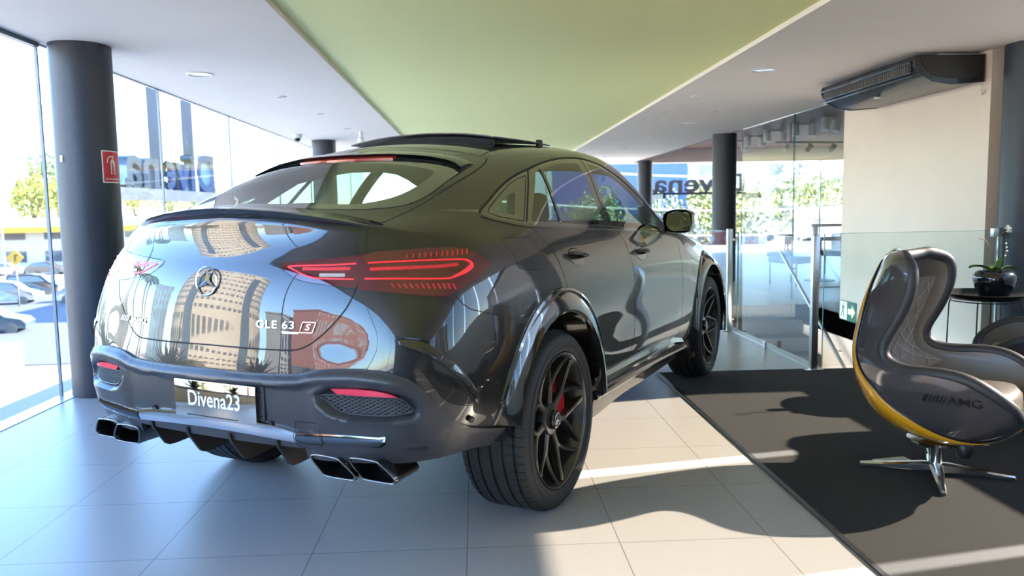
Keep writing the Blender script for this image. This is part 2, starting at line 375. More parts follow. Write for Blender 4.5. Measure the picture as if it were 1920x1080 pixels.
# ------------------------------------------------ ceiling lights
def downlight(x, y, r, label, group):
    t = empty('downlight', (x, y, CZ), 0, label, 'ceiling light', group)
    mb = MB(); mb.lathe([(r, 0), (r*1.02, -.006), (r*.86, -.009), (r*.82, -.002), (r*.80, .0)], 32); mb.build('trim_ring', M_WHT, t, smooth=True, angle=40)
    mb = MB(); mb.lathe([(r*.81, -.003), (0, -.004)], 32); mb.build('lens', mat('downlight_lens', (.42, .36, .30), .3, 0, .3), t)
for x, y, r, L in ((-2.37, 7.12, .115, 'large round speaker-like ceiling disc left of the car, nearest of the left row'), (-2.0, 8.5, .05, 'small ceiling light, second in the left row'), (-1.89, 10.0, .045, 'small ceiling light, third in the left row'), (-1.85, 11.8, .07, 'ceiling light farthest in the left row, near the small camera'), (-1.9, 12.5, .05, 'tiny ceiling light behind the others in the left row')):
    downlight(x, y, r, L, 'ceiling lights left of the green field')
for x, y, r, L in ((2.64, 7.15, .12, 'large round disc in the right ceiling strip, nearest one'), (2.48, 8.8, .05, 'right strip ceiling light, second along its left line'), (3.13, 8.75, .05, 'right strip ceiling light, first along its right line'), (2.48, 10.2, .05, 'right strip ceiling light, third along its left line'), (3.12, 10.2, .05, 'right strip ceiling light, second along its right line'), (2.46, 11.7, .05, 'right strip ceiling light, fourth along its left line'), (3.16, 11.6, .10, 'larger disc among the far lights of the right strip'), (2.46, 14.2, .05, 'right strip ceiling light over the mirror side of the car, left line'), (3.15, 14.0, .05, 'right strip ceiling light beyond the larger disc'), (2.46, 16.6, .05, 'second to last ceiling light of the right strip, left line'), (3.15, 16.4, .05, 'second to last ceiling light of the right strip, right line'), (2.46, 19, .05, 'last ceiling light of the right strip, left line'), (3.15, 19, .05, 'last ceiling light of the right strip, right line')):
    downlight(x, y, r, L, 'ceiling lights right of the green field')
# small dome camera by the left far column
cm = empty('security_camera', (-2.75, 12.6, CZ), 0, 'small white dome camera on the ceiling beside the far left column', 'camera')
mb = MB(); mb.lathe([(.07, 0), (.07, -.05), (.055, -.06)], 24); mb.build('housing', M_WHT, cm, smooth=True, angle=40)
mb = MB(); mb.lathe([(.05, -.06), (.045, -.09), (.02, -.108), (0, -.11)], 24); mb.build('dome', M_BLACK, cm, smooth=True)
cm = empty('ceiling_sensor', (-1.72, 12.3, CZ), 0, 'white bell-shaped sensor hanging from the left ceiling strip', 'sensor')
mb = MB(); mb.lathe([(.03, 0), (.03, -.09), (.055, -.11), (.055, -.16), (.02, -.2), (0, -.2)], 24); mb.build('body', M_WHT, cm, smooth=True, angle=40)
# ------------------------------------------------ spots in the other hall
def twin_spot(x, y, label, rot=0):
    t = empty('twin_spotlight', (x, y, 2.90), rot, label, 'spotlight', 'white twin spotlights under the wooden slats')
    mb = MB(); mb.box((-.16, -.02, -.03), (.16, .02, 0), .005); mb.build('bar', M_WHT, t)
    for s in (-1, 1):
        mb = MB(); mb.cyl((s*.17, 0, -.03), (s*.17-.10*math.sin(rot), -.0, -.24), .082, 20); mb.build('lamp_head', M_WHT, t, smooth=True, angle=40)
for (x, y, L, r) in ((6.65, 14.5, 'white twin spotlight closest to the beige wall', .6), (6.54, 15.5, 'second white twin spotlight from the beige wall', 0), (6.47, 16.8, 'third white twin spotlight from the beige wall', 0), (6.5, 18.1, 'fourth white twin spotlight from the beige wall', 0), (6.57, 19.5, 'farthest white twin spotlight, just right of the dark column', 0)): twin_spot(x, y, L, r)
tk = empty('spotlight_track', (8.4, 15.6, 2.50), .12, 'dark lighting track with a row of small spotlights', 'lighting track')
mb = MB(); mb.box((-2.5, -.03, 0), (2.5, .03, .04)); mb.box((-2.2, -.01, .04), (-2.18, .01, .42)); mb.box((2.18, -.01, .04), (2.2, .01, .42)); mb.build('track', M_BLACK, tk)
for i in range(10):
    mb = MB(); mb.cyl((-2.3+.5*i, 0, 0), (-2.3+.5*i, 0, -.05), .02, 10); mb.cyl((-2.3+.5*i-.05, -.03, -.13), (-2.3+.5*i+.08, .05, -.05), .05, 14); mb.build('track_spot', M_BLACK if i % 3 else M_WHT, tk, smooth=True, angle=40)
# ------------------------------------------------ air conditioner
ac = empty('air_conditioner', (4.20, 6.36, 2.27), 0, 'long black air conditioner hung under the ceiling on the beige wall', 'air conditioner')
M_ACB = mat('ac_black', (.010, .011, .015), .32, 0, .25)
pr = [(-.02, .02), (-.30, 0), (-.45, .025), (-.555, .085), (-.60, .16), (-.60, .205), (-.585, .232), (-.02, .232)]
prs = [(p[0], p[1]) for p in pr]
mb = MB(); L = 1.74
mb.prism(prs, .03, L-.03, lambda a, b, d: (a, d, b)); mb.build('housing', M_ACB, ac, smooth=True, angle=28)
for y0 in (0, L-.035):
    mb = MB(); mb.prism([(a*1.012, b*1.02-.006 if b < .2 else b) for a, b in pr], y0, y0+.035, lambda a, b, d: (a, d, b)); mb.build('end_cap', M_ACB, ac, smooth=True, angle=28)
mb = MB(); mb.prism([(-.06, .06), (-.30, .04), (-.42, .06), (-.52, .12), (-.56, .19), (-.56, .215), (-.06, .215)], -.004, .0, lambda a, b, d: (a, d, b)); mb.build('end_inset', mat('ac_inset', (.022, .020, .020), .45), ac)
mb = MB()
for i in range(46): y = .10+i*.034; mb.box((-.612, y, .10), (-.592, y+.008, .175))
mb.build('louvre_fins', mat('louvre_grey', (.20, .19, .17), .5), ac)
mb = MB(); mb.box((-.603, .06, .095), (-.598, L-.06, .185)); mb.build('outlet_slot', M_SEAM if 'M_SEAM' in globals() else M_BLACK, ac)
mb = MB(); mb.tube([(-.590, .05, .075), (-.590, L-.05, .075)], .014, 8, flat=.5); mb.tube([(-.612, .05, .18), (-.612, L-.05, .18)], .012, 8); mb.tube([(-.607, .05, .10), (-.607, L-.05, .10)], .007, 6); mb.build('deflector', mat('ac_blade', (.07, .10, .12), .25, .3), ac, smooth=True)
mb = MB(); mb.box((-.47, .86, .006), (-.43, .92, .016)); mb.build('label_sticker', M_WHT, ac)
mb = MB(); mb.box((-.40, .04, .235), (-.06, .5, .25)); mb.build('mounting_bracket', M_STEEL, ac)
mb = MB(); mb.tube([(-.03, .02, .03), (-.03, .01, -.03), (-.045, 0, -.06), (-.03, 0, -.09), (-.012, 0, -.075), (-.02, 0, -.05)], .007, 8); mb.build('hanging_cable', M_WHT, ac, smooth=True)
# ------------------------------------------------ signs
def on_col(cx, cy, r, ang, z, u, v, w):
    """point on a column surface: u to the right seen from outside, v up, w out"""
    a = ang+u/r; return (cx+(r+w)*math.cos(a), cy+(r+w)*math.sin(a), z+v)
def curved(name, rect, cx, cy, r, ang, z, w, m, parent, n=10):
    u0, u1, v0, v1 = rect; V = []
    for i in range(n+1):
        u = u0+(u1-u0)*i/n
        V += [on_col(cx, cy, r, ang, z, u, v0, w), on_col(cx, cy, r, ang, z, u, v1, w), on_col(cx, cy, r, ang, z, u, v1, -.001), on_col(cx, cy, r, ang, z, u, v0, -.001)]
    return obj(name, V, grid_faces(n+1, 4, cv=True)+[(0, 1, 2, 3), (n*4+3, n*4+2, n*4+1, n*4)], m, parent)
ES = curved('fire_extinguisher_sign', (-.085, .085, -.115, .115), -2.81, 5.92, .205, math.radians(-15), 1.665, .0025, mat('sign_white', (.80, .76, .70), .5), None)
tag(ES, 'red sign with a white fire extinguisher on the left column', 'sign')
curved('red_field', (-.077, .077, -.107, .107), -2.81, 5.92, .205, math.radians(-15), 1.665, .0035, mat('sign_red', (.62, .012, .03), .4), ES)
PV = []; PF = []
for P in ([(-.020, -.062), (.022, -.062), (.022, .028), (.014, .042), (.007, .047), (-.005, .047), (-.012, .042), (-.020, .028)], [(-.006, .049), (.008, .049), (.008, .062), (.018, .070), (-.014, .070), (-.006, .062)], [(-.012, .072), (-.034, .066), (-.046, .048), (-.050, .020), (-.043, .020), (-.038, .046), (-.029, .058), (-.010, .064)]):
    n0 = len(PV); PV += [on_col(-2.81, 5.92, .205, math.radians(-15), 1.672, u, v, .0042) for u, v in P]; PF.append(tuple(range(n0, len(PV))))
obj('extinguisher_pictogram', PV, PF, mat('sign_white'), ES)
V = []; F = []
for i in range(10):
    u = -.064+i*.0142; n = len(V); V += [on_col(-2.81, 5.92, .205, math.radians(-15), 1.577, u+a, b, .0042) for a, b in ((0, -.005), (.009, -.005), (.009, .005), (0, .005))]; F.append((n, n+1, n+2, n+3))
obj('sign_caption', V, F, mat('sign_white'), ES)
CLK = curved('column_plaque', (-.012, .012, -.022, .022), -2.81, 5.92, .205, math.radians(-115), 1.72, .006, mat('sign_white'), None); tag(CLK, 'tiny white hook plate on the left edge of the column', 'hook')
EX = empty('exit_sign', (4.195, 8.62, .10), 0, 'green emergency exit sign with running man and arrow, low on the stair wall', 'sign')
mb = MB(); mb.box((-.006, -.19, -.11), (0, .19, .11)); mb.build('panel', mat('exit_green', (.03, .16, .12), .4), EX)
mb = MB(); mb.box((-.008, .02, -.10), (-.005, .18, .10)); mb.build('light_field', mat('exit_pale', (.62, .78, .66), .4, emit=(.6, .9, .7), estr=.15), EX)
AR = [(-.17, 0), (-.10, .07), (-.10, .03), (-.01, .03), (-.01, -.03), (-.10, -.03), (-.10, -.07)]
mb = MB(); mb.prism(AR, -.009, -.006, lambda a, b, d: (d, a, b)); mb.build('arrow', mat('exit_pale'), EX)
MAN = [(.10, .06), (.09, .085), (.11, .085), (.10, .06), (.13, .05), (.12, 0), (.15, -.04), (.16, -.08), (.145, -.08), (.13, -.035), (.11, -.02), (.09, -.08), (.07, -.08), (.095, 0), (.09, .04), (.065, .02), (.06, .035)]
mb = MB(); mb.prism(MAN, -.010, -.0075, lambda a, b, d: (d, a, b)); mb.build('running_figure', mat('exit_green'), EX)
# ------------------------------------------------ furniture beyond the stairs
br = empty('black_railing', (4.9, 10.9, 0), 0, 'black metal railing with posts beyond the steel handrail', 'railing')
for x in (-.1, .55, 1.3, 2.1, 2.9): mb = MB(); mb.box((x-.025, -.025, 0), (x+.025, .025, 1.02)); mb.build('post', M_BLACK, br)
mb = MB(); mb.box((-.15, -.02, .99), (3.0, .02, 1.03)); mb.box((-.15, -.01, .82), (3.0, .01, .845)); mb.box((-.15, -.01, .12), (3.0, .01, .14)); mb.build('rails', M_BLACK, br)
def lounge(x, y, rz, label):
    t = empty('lounge_chair', (x, y, 0), rz, label, 'chair', 'dark chairs in the far hall')
    mb = MB(); mb.box((-.3, -.3, .36), (.3, .3, .46), .04); mb.build('seat', M_BLACK, t, smooth=True, angle=40)
    mb = MB(); mb.box((-.3, .24, .46), (.3, .32, .82), .03); mb.build('backrest', M_BLACK, t, smooth=True, angle=40)
    for sx in (-.26, .26):
        for sy in (-.26, .26): mb = MB(); mb.cyl((sx, sy, 0), (sx, sy, .37), .015, 8); mb.build('leg', M_BLACK, t)
lounge(5.2, 12.6, .5, 'low dark chair seen through the railing, nearer the beige wall'); lounge(6.6, 14.2, -2.4, 'low dark chair farther back behind the railing')
tb = empty('hall_table', (5.9, 13.2, 0), 0, 'small wooden table between dark chairs in the far hall', 'table')
mb = MB(); mb.lathe([(0, .70), (.45, .70), (.45, .73), (0, .73)], 32); mb.build('table_top', mat('table_wood', (.22, .12, .07), .5), tb); mb = MB(); mb.cyl((0, 0, 0), (0, 0, .70), .03); mb.lathe([(.25, 0), (.25, .015), (.03, .03)], 24); mb.build('pedestal', M_BLACK, tb)
# ---------------------------------------------------------------- egg chair
M_SHELL = mat('chair_shell_grey', (.10, .095, .105), .12, .35, 1)
M_YEL = mat('chair_yellow', (.78, .36, .015), .22, 0, 1)
M_LEA = mat('chair_leather', (.125, .108, .095), .34, .0, .1, bump=.35, bscale=320)
M_LEAD = mat('chair_leather_edge', (.028, .028, .034), .48, bump=.3, bscale=320)
M_GLOSSB = mat('chair_trim_black', (.01, .01, .012), .2, 0, .6)
M_STEELC = mat('polished_aluminium', (.62, .63, .66), .16, 1)
CH_LEG = 21
CH_K = [(-.175,1.075, -.12,.20,1.085), (-.225,1.06, -.07,.295,1.055), (-.265,.99, -.045,.335,.985), (-.318,.87, -.06,.345,.865), (-.352,.73, -.12,.345,.735), (-.366,.62, -.16,.345,.64), (-.365,.52, -.13,.358,.582), (-.335,.40, -.02,.385,.560), (-.25,.275, .10,.405,.565), (-.10,.195, .22,.41,.550), (.08,.175, .32,.39,.49), (.24,.215, .385,.34,.42), (.33,.27, .40,.25,.36), (.37,.315, .405,.13,.335)]
def chair_grid():
    K = np.array(CH_K); d = np.linalg.norm(np.diff(K[:, 2:], axis=0), axis=1)+np.linalg.norm(np.diff(K[:, :2], axis=0), axis=1)
    return spline(K, 6, t=np.concatenate([[0], np.cumsum(d)]))
CH_A = chair_grid(); CH_N = len(CH_A)
def chair_raw(i, v):
    """i row, v in -1..1: quarter-ellipse from the centre line to the rim on either side"""
    i = max(0, min(CH_N-1.0001, i)); k = int(i); t = i-k; f, z, rf, rs, rz = CH_A[k]*(1-t)+CH_A[k+1]*t
    a = abs(v)*PI/2*.94; q = (1-math.cos(a))/(1-math.cos(PI/2*.94)); s = math.sin(a)/math.sin(PI/2*.94)
    return Vector((f+(rf-f)*q, math.copysign(rs*s, v), z+(rz-z)*q))
def chair_pt(i, v, off=0.0):
    p = chair_raw(i, v)
    if off == 0: return p
    du = chair_raw(min(CH_N-1.01, i+.5), v)-chair_raw(max(0, i-.5), v); vv = max(-.97, min(.97, v)); dv = chair_raw(i, vv+.02)-chair_raw(i, vv-.02)
    n = dv.cross(du).normalized()
    if n.dot(Vector((.05, 0, .62))-p) < 0: n = -n
    return p+n*off
def make_chair(loc, rz, label):
    R = empty('egg_chair', loc, rz, label, 'chair', 'egg-shaped swivel chairs on the mat')
    n = len(CH_A); M = 40
    ax_ = MB()
    def surf(v0, v1, o0, name, m, par, o1=None, nv=M, i0=0, i1=n-1, thick=.012):
        V = []; rows = list(range(i0, i1+1))
        for o in (o0, o0+thick):
            for i in rows:
                for j in range(nv+1): V.append(chair_pt(i, v0+(v1-v0)*j/nv, o))
        nn = len(rows)*(nv+1); F = grid_faces(len(rows), nv+1); F2 = [tuple(k+nn for k in q[::-1]) for q in F]
        bd = [j for j in range(nv+1)]+[k*(nv+1)+nv for k in range(1, len(rows))]+[(len(rows)-1)*(nv+1)+j for j in range(nv-1, -1, -1)]+[k*(nv+1) for k in range(len(rows)-2, 0, -1)]
        F3 = [(bd[k], bd[(k+1) % len(bd)], bd[(k+1) % len(bd)]+nn, bd[k]+nn) for k in range(len(bd))]
        o = obj(name, V, F+F2+F3, m, par, smooth=True, angle=40)
        bm = bmesh.new(); bm.from_mesh(o.data); bmesh.ops.recalc_face_normals(bm, faces=bm.faces); bm.to_mesh(o.data); bm.free(); o.data.set_sharp_from_angle(angle=math.radians(40))
        return o
    SH = surf(-.97, .97, 0, 'outer_shell', M_SHELL, R)
    # yellow spine band, wide at the bottom, with dark edging
    V = []; i0, i1 = 9, n-4; rows = range(i0, i1+1); nv = 8
    for i in rows:
        k = (i-i0)/(i1-i0); w = .56*math.sin(PI*min(1, k*.95+.05))**.6+.02
        for j in range(nv+1): V.append(chair_pt(i, -w+2*w*j/nv, -.004))
    o = obj('yellow_band', V, grid_faces(len(rows), nv+1), M_YEL, SH, smooth=True)
    sd = o.modifiers.new('t', 'SOLIDIFY'); sd.thickness = .004
    for s in (-1, 1):
        mb = MB(); mb.tube([chair_pt(i, s*(.56*math.sin(PI*min(1, (i-i0)/(i1-i0)*.95+.05))**.6+.03), -.004) for i in rows], .0035, 6); mb.build('band_edging', M_GLOSSB, SH, smooth=True)
    # chrome corner on the upper back
    mb = MB(); mb.tube([chair_pt(2, 0, -.006), chair_pt(4, -.05, -.008), chair_pt(8, -.08, -.008), chair_pt(12, -.07, -.006)], .006, 6); mb.build('chrome_accent', MATS.get('chrome') or mat('chrome', (.75, .75, .76), .06, 1), SH, smooth=True)
    # padding
    PADO = surf(-.97, .97, .014, 'inner_padding', M_LEA, R, thick=.045)
    # rolled rim all round
    loop = [chair_pt(i, .985, .030) for i in range(n)]+[chair_pt(n-1, .985-1.97*j/20, .030) for j in range(1, 20)]+[chair_pt(i, -.985, .030) for i in range(n-1, -1, -1)]+[chair_pt(0, -.985+1.97*j/20, .030) for j in range(1, 20)]
    sm = loop
    for _ in range(4): sm = [(sm[i-1]+sm[i]*2+sm[(i+1) % len(sm)])/4 for i in range(len(sm))]
    mb = MB(); mb.tube(sm, .030, 14, closed=True); mb.build('rim_roll', M_LEAD, R, smooth=True)
    # quilted panel
    V = []; rows = range(14, 46); nv = 34; 
    for i in rows:
        for j in range(nv+1):
            v = -.78+1.56*j/nv; a = (i-14)/3.6; b = (v+.78)*7
            q = abs(math.sin(PI*(a+b)/2))*abs(math.sin(PI*(a-b)/2)); edge = min(1, min(j, nv-j)/3, (i-14)/3, (45-i)/3)
            V.append(chair_pt(i, v, .062+.006*edge*q**.5))
    obj('quilted_back', V, grid_faces(32, nv+1), mat('chair_quilt', (.22, .205, .19), .34, 0, .1), R, smooth=True)
    sl = MB()
    for fam in (1, -1):
        for c in np.arange(-1.3, 1.3, .155):
            run = []
            for q in range(61):
                t = q/60; v = c+fam*.72*(t-.5)
                if abs(v) < .77: run.append(chair_pt(14.5+30*t, v, .0665))
                elif len(run) > 2: sl.tube(run, .0032, 5); run = []
                else: run = []
            if len(run) > 2: sl.tube(run, .0032, 5)
    sl.build('quilt_stitching', mat('quilt_thread', (.36, .34, .33), .4), R, smooth=True)
    # seat cushion
    mb = MB(); V = []
    for k, (zz, sc) in enumerate(((.30, .80), (.32, .95), (.36, 1.0), (.40, .98), (.43, .90), (.44, .6), (.44, .01))):
        for j in range(40):
            t = 2*PI*j/40; c, s_ = math.cos(t), math.sin(t)
            V.append((.04+.30*sc*abs(c)**.7*math.copysign(1, c), .285*sc*abs(s_)**.7*math.copysign(1, s_), zz+(.02*c if k > 2 else 0)))
    mb.add(V, grid_faces(7, 40, cv=True)); mb.build('seat_cushion', M_LEA, R, smooth=True)
    # pedestal
    mb = MB(); mb.lathe([(.0, .172), (.13, .172), (.12, .158), (.05, .152), (.034, .15), (.028, .05), (.04, .04), (.045, .03), (.0, .028)], 32); mb.build('pedestal_column', M_STEELC, R, smooth=True, angle=35)
    for k in range(4):
        a = math.radians(CH_LEG+90*k); u = Vector((math.cos(a), math.sin(a), 0)); w = Vector((-u.y, u.x, 0)); V = []
        for r, hw, zt, zb in ((.0, .030, .055, .022), (.06, .030, .053, .016), (.20, .020, .036, .012), (.33, .013, .024, .010), (.335, .012, .018, .010)):
            for e, z in ((-1, zb), (-1, zt-.008), (-.55, zt), (.55, zt), (1, zt-.008), (1, zb)): V.append(u*r+w*(hw*e)+Vector((0, 0, z)))
        mb = MB(); mb.add(V, grid_faces(5, 6, cv=True)+[tuple(range(6)), tuple(24+q for q in range(6))[::-1]]); lg = mb.build('leg', M_STEELC, R, smooth=True, angle=35)
        mb = MB(); mb.cyl(u*.318+Vector((0, 0, .0)), u*.318+Vector((0, 0, .013)), .012, 12); mb.build('foot_pad', M_BLACK, lg)
    mb = MB(); mb.lathe([(.0, .178), (.034, .178), (.038, .170), (.034, .125), (.028, .115), (0, .113)], 20, (.13, -.04, 0)); mb.build('swivel_knob', M_BLACK, R, smooth=True, angle=40)
    return R, SH
CH1, SH1 = make_chair((2.20, 3.595, .008), math.radians(-46), 'grey egg-shaped swivel chair with yellow spine and quilted leather, front right on the mat')

def side_text(shell, f0, z0, sgn):
    bv = BVHTree.FromObject(shell, bpy.context.evaluated_depsgraph_get())
    v, f = text_mesh('AMG', .052, .0004, .0012, 1.22); mb = MB()
    sh = .054; v = [(a+sh, b, c) for a, b, c in v]; mb.add(v, f)
    for k in range(6):
        u = -.098+k*.0145+(.0 if k else -.005); w = .0075 if k else .017
        mb.prism([(u-w/2-.010, -.018), (u+w/2-.010, -.018), (u+w/2+.010, .018), (u-w/2+.010, .018)], 0, .0005, lambda a, b, d: (a, b, d))
    V = []
    for a, b, c in mb.v:
        h = bv.ray_cast(Vector((f0+a*(-sgn), sgn*2, z0+b)), Vector((0, -sgn, 0)))
        p, n = (h[0], h[1]) if h[0] is not None else (Vector((f0+a, sgn*.4, z0+b)), Vector((0, sgn, 0)))
        V.append(p+n*(.0012+c))
    obj('shell_lettering', V, mb.f, mat('lettering_black', (.008, .008, .01), .4), shell)
side_text(SH1, .152, .452, -1)
# small maker's medallion on the band
p = chair_pt(CH_N-14, -.10, -.006)
mb = MB(); mb.tube([p+Vector((0, -.0, 0)), p+Vector((.001, -.003, -.0035))], .016, 16); mb.build('medallion', mat('medallion_green', (.35, .55, .50), .4), SH1, smooth=True, angle=40)
CH2 = dup(CH1, (3.32, 4.30, .008), math.radians(150), 'second egg-shaped swivel chair, only its arm shows at the right edge behind the first')
# paper tag by the pedestal
mb = MB(); mb.box((-.09, -.05, 0), (.09, .05, .002)); o = mb.build('paper_card', mat('paper_cream', (.55, .53, .40), .8), loc=(2.10, 3.78, .0085), rz=.15); tag(o, 'cream paper card lying on the mat behind the chair pedestal', 'card')
# ---------------------------------------------------------------- tray table, pot, orchid
TB = empty('tray_table', (3.42, 5.10, .008), .3, 'round black tray table on thin wire legs beside the column', 'table')
mb = MB(); mb.lathe([(0, .650), (.20, .650), (.245, .668), (.275, .690), (.278, .693), (.274, .695), (.24, .675), (.198, .657), (0, .657)], 64); mb.build('tray', mat('tray_black', (.02, .019, .018), .3, .3), TB, smooth=True, angle=30)
mb = MB(); mb.tube([(.205*math.cos(2*PI*k/40), .205*math.sin(2*PI*k/40), .640) for k in range(40)], .0045, 6, closed=True); mb.build('ring', M_BLACK, TB, smooth=True)
for k in range(4):
    a = 2*PI*k/4+.5; c, s = math.cos(a), math.sin(a)
    mb = MB(); mb.tube([(.205*c, .205*s, .645), (.215*c, .215*s, .60), (.225*c, .225*s, .0)], .0045, 6); mb.build('leg', M_BLACK, TB, smooth=True)
mb = MB(); mb.tube([(.225*math.cos(2*PI*k/40), .225*math.sin(2*PI*k/40), .005) for k in range(40)], .0045, 6, closed=True); mb.build('floor_ring', M_BLACK, TB, smooth=True)
mb = MB(); mb.box((-.05, -.03, 0), (.05, .03, .003)); o = mb.build('envelope', mat('paper_beige', (.55, .42, .30), .7), loc=(3.30, 5.02, .666), rz=.2); tag(o, 'small beige paper lying on the black tray', 'paper')
PT = empty('plant_pot', (3.48, 5.10, .666), 0, 'glossy black round pot standing on the tray table', 'pot')
mb = MB(); mb.lathe([(0, 0), (.080, 0), (.085, .006), (.115, .07), (.128, .12), (.126, .150), (.112, .172), (.104, .176), (.098, .172), (.094, .155), (.0, .150)], 56); mb.build('body', mat('pot_black', (.008, .010, .014), .16, 0, .5), PT, smooth=True, angle=50)
mb = MB(); mb.lathe([(0, .158), (.06, .160), (.095, .154)], 24); mb.build('soil', mat('soil', (.03, .02, .014), .9, bump=1, bscale=60), PT)
OR = empty('orchid', (3.48, 5.10, .828), 0, 'small orchid with two bare stems and one white flower in the black pot', 'plant')
M_LEAF = mat('leaf_green', (.05, .14, .03), .4)
def blade(L, w, a, droop, up, z0=0):
    V = []; n = 10
    for i in range(n+1):
        t = i/n; r = L*t; z = z0+up*math.sin(t*PI*.55)-droop*t*t; ww = w*math.sin(PI*min(1, t*.93+.06))**.6
        for e in (-1, 0, 1): V.append((math.cos(a)*r-math.sin(a)*ww*e, math.sin(a)*r+math.cos(a)*ww*e, z+.012*abs(e)))
    for i in range(n+1):
        for e in (0, 1, 2): x, y, z = V[i*3+e]; V.append((x, y, z-.003))
    m = 3*(n+1); F = grid_faces(n+1, 3); return V, F+[tuple(q+m for q in f[::-1]) for f in F]
for L, w, a, d, u in ((.17, .032, 3.05, .03, .07), (.13, .028, -.3, .03, .06), (.12, .028, 1.4, .04, .06), (.11, .026, -1.8, .02, .05), (.10, .02, .5, -.03, .07)):
    v, f = blade(L, w, a, d, u); obj('leaf', v, f, M_LEAF, OR, smooth=True)
def stem(P, n): mb = MB(); mb.tube(cr(P, 6), .0026, 6); o = mb.build('stem', mat('stem_green', (.12, .14, .05), .5), OR, smooth=True); return o
stem([(.0, 0, 0), (.005, 0, .10), (.02, .0, .19), (.015, 0, .24), (.05, 0, .275), (.07, 0, .28)], 0)
stem([(-.03, 0, 0), (-.04, 0, .08), (-.04, 0, .16), (-.07, 0, .22), (-.12, 0, .24)], 0); stem([(.055, 0, 0), (.065, 0, .09), (.07, 0, .18)], 0)
mb = MB()
for k in range(5):
    a = 2*PI*k/5+.3; v, f = blade(.028, .012, a, .004, .01); mb.add([(.075+x*.9, y*.4-.01, .285+z+x*0+ (math.sin(a)*.018)) for x, y, z in v], f)
for zz in (.12, .15, .175, .20): mb.lathe([(0, -.008), (.008, 0), (0, .009)], 8, (.075+.006*math.sin(zz*90), 0, zz))
mb.build('flower', mat('petal_white', (.80, .80, .72), .5), OR, smooth=True)
# ---------------------------------------------------------------- outside: street, trees, buildings
GZ = -5.4
M_ASPH = mat('asphalt', (.045, .052, .068), .85, noise=.15, nscale=.8)
M_PAVE = mat('pavement_pale', (.60, .53, .44), .9, noise=.1, nscale=.6)
mb = MB(); mb.box((-400, -260, GZ-3), (400, 420, GZ)); struct('ground', mb, M_PAVE)
RD = math.radians(62)                                    # direction of the road on the left
def strip(name, c, L, w, z, m, a=RD):
    mb = MB(); mb.box((-L/2, -w/2, 0), (L/2, w/2, .06)); o = mb.build(name, m, loc=(c[0], c[1], z), rz=a); o['kind'] = 'structure'; return o
strip('street_near', (-40, 61), 160, 13, GZ+.01, M_ASPH, math.radians(6)); strip('street_far', (-60, 97), 200, 9, GZ+.01, M_ASPH, math.radians(3))
strip('street_right', (30, 44), 160, 9, GZ+.01, M_ASPH, math.radians(4))
strip('street_left', (-30, -5), 220, 12, GZ+.02, M_ASPH, math.radians(88))
mb = MB(); mb.box((-9, -.2, 0), (9, .2, 1.0)); mb.box((8.2, -.35, 0), (9, .35, 1.25)); o = mb.build('low_wall', M_PAVE, loc=(-29.0, 34.2, GZ), rz=math.radians(4)); tag(o, 'pale low wall on the pavement outside, lower left', 'wall')
def leaves(name, c, r, n, size, m, parent, seed=0, kz=1.0):
    rnd = random.Random(seed); V = []; F = []
    for i in range(n):
        while True:
            p = Vector((rnd.uniform(-1, 1), rnd.uniform(-1, 1), rnd.uniform(-1, 1)))
            if .25 < p.length < 1: break
        q = 1+.22*math.sin(5*p.x+seed)+.18*math.sin(6*p.y+2*seed)
        p = Vector((p.x*r*q, p.y*r*q, p.z*r*kz*q))+Vector(c)
        u = Vector((rnd.gauss(0, 1), rnd.gauss(0, 1), rnd.gauss(0, 1))).normalized(); w = u.orthogonal().normalized(); s = size*rnd.uniform(.5, 1.2); k = len(V)
        V += [p-u*s, p+w*s*.6, p+u*s, p-w*s*.6]; F.append((k, k+1, k+2, k+3))
    return obj(name, V, F, m, parent)
M_TG = mat('foliage_yellow_green', (.13, .135, .014), .7, noise=.35, nscale=.7)
M_TG2 = mat('foliage_green', (.045, .075, .018), .7, noise=.35, nscale=.7)
M_BARK = mat('bark', (.12, .09, .06), .9)
def tree(x, y, h, r, label, m=M_TG, group='trees beyond the street', seed=0, z=GZ, n=2600, kz=.75, sz=None):
    t = empty('tree', (x, y, z), 0, label, 'tree', group)
    mb = MB(); mb.tube([(0, 0, 0), (.1*r, 0, h*.35), (0, .05*r, h-r*kz)], [.09*r, .07*r, .05*r], 10); mb.tube([(.1*r, 0, h*.35), (.4*r, .1, h-r*kz)], [.05*r, .03*r], 8); mb.build('trunk', M_BARK, t, smooth=True)
    leaves('crown', (0, 0, h-r*kz), r, n, sz or r*.065, m, t, seed, kz); return t
TL = [(-97, 156, 14.2, 4.8, 'yellow-green tree at the far left photo edge beyond the street', M_TG), (-87.5, 160, 15.4, 5.0, 'yellow-green tree second from the left photo edge beyond the street', M_TG), (-92, 178, 22, 6.2, 'tall green tree rising above its neighbours left of the column', M_TG2),
      (-79, 157, 14.6, 3.9, 'yellow-green tree partly hidden behind the left edge of the dark column', M_TG), (-69.5, 164, 14.6, 4.0, 'pale tree just right of the dark column, outdoors', M_TG), (-60, 159, 14.0, 3.9, 'tree under the chrome letters sign, middle of three', M_TG), (-50.5, 165, 13.2, 4.4, 'tree under the chrome letters sign, nearest the car', M_TG), (-62, 182, 16.5, 5.2, 'green tree behind the middle one under the sign letters', M_TG2)]
for i, (x, y, h, r, L, m) in enumerate(TL): tree(x, y, h, r, L, m, seed=i, kz=1.0)
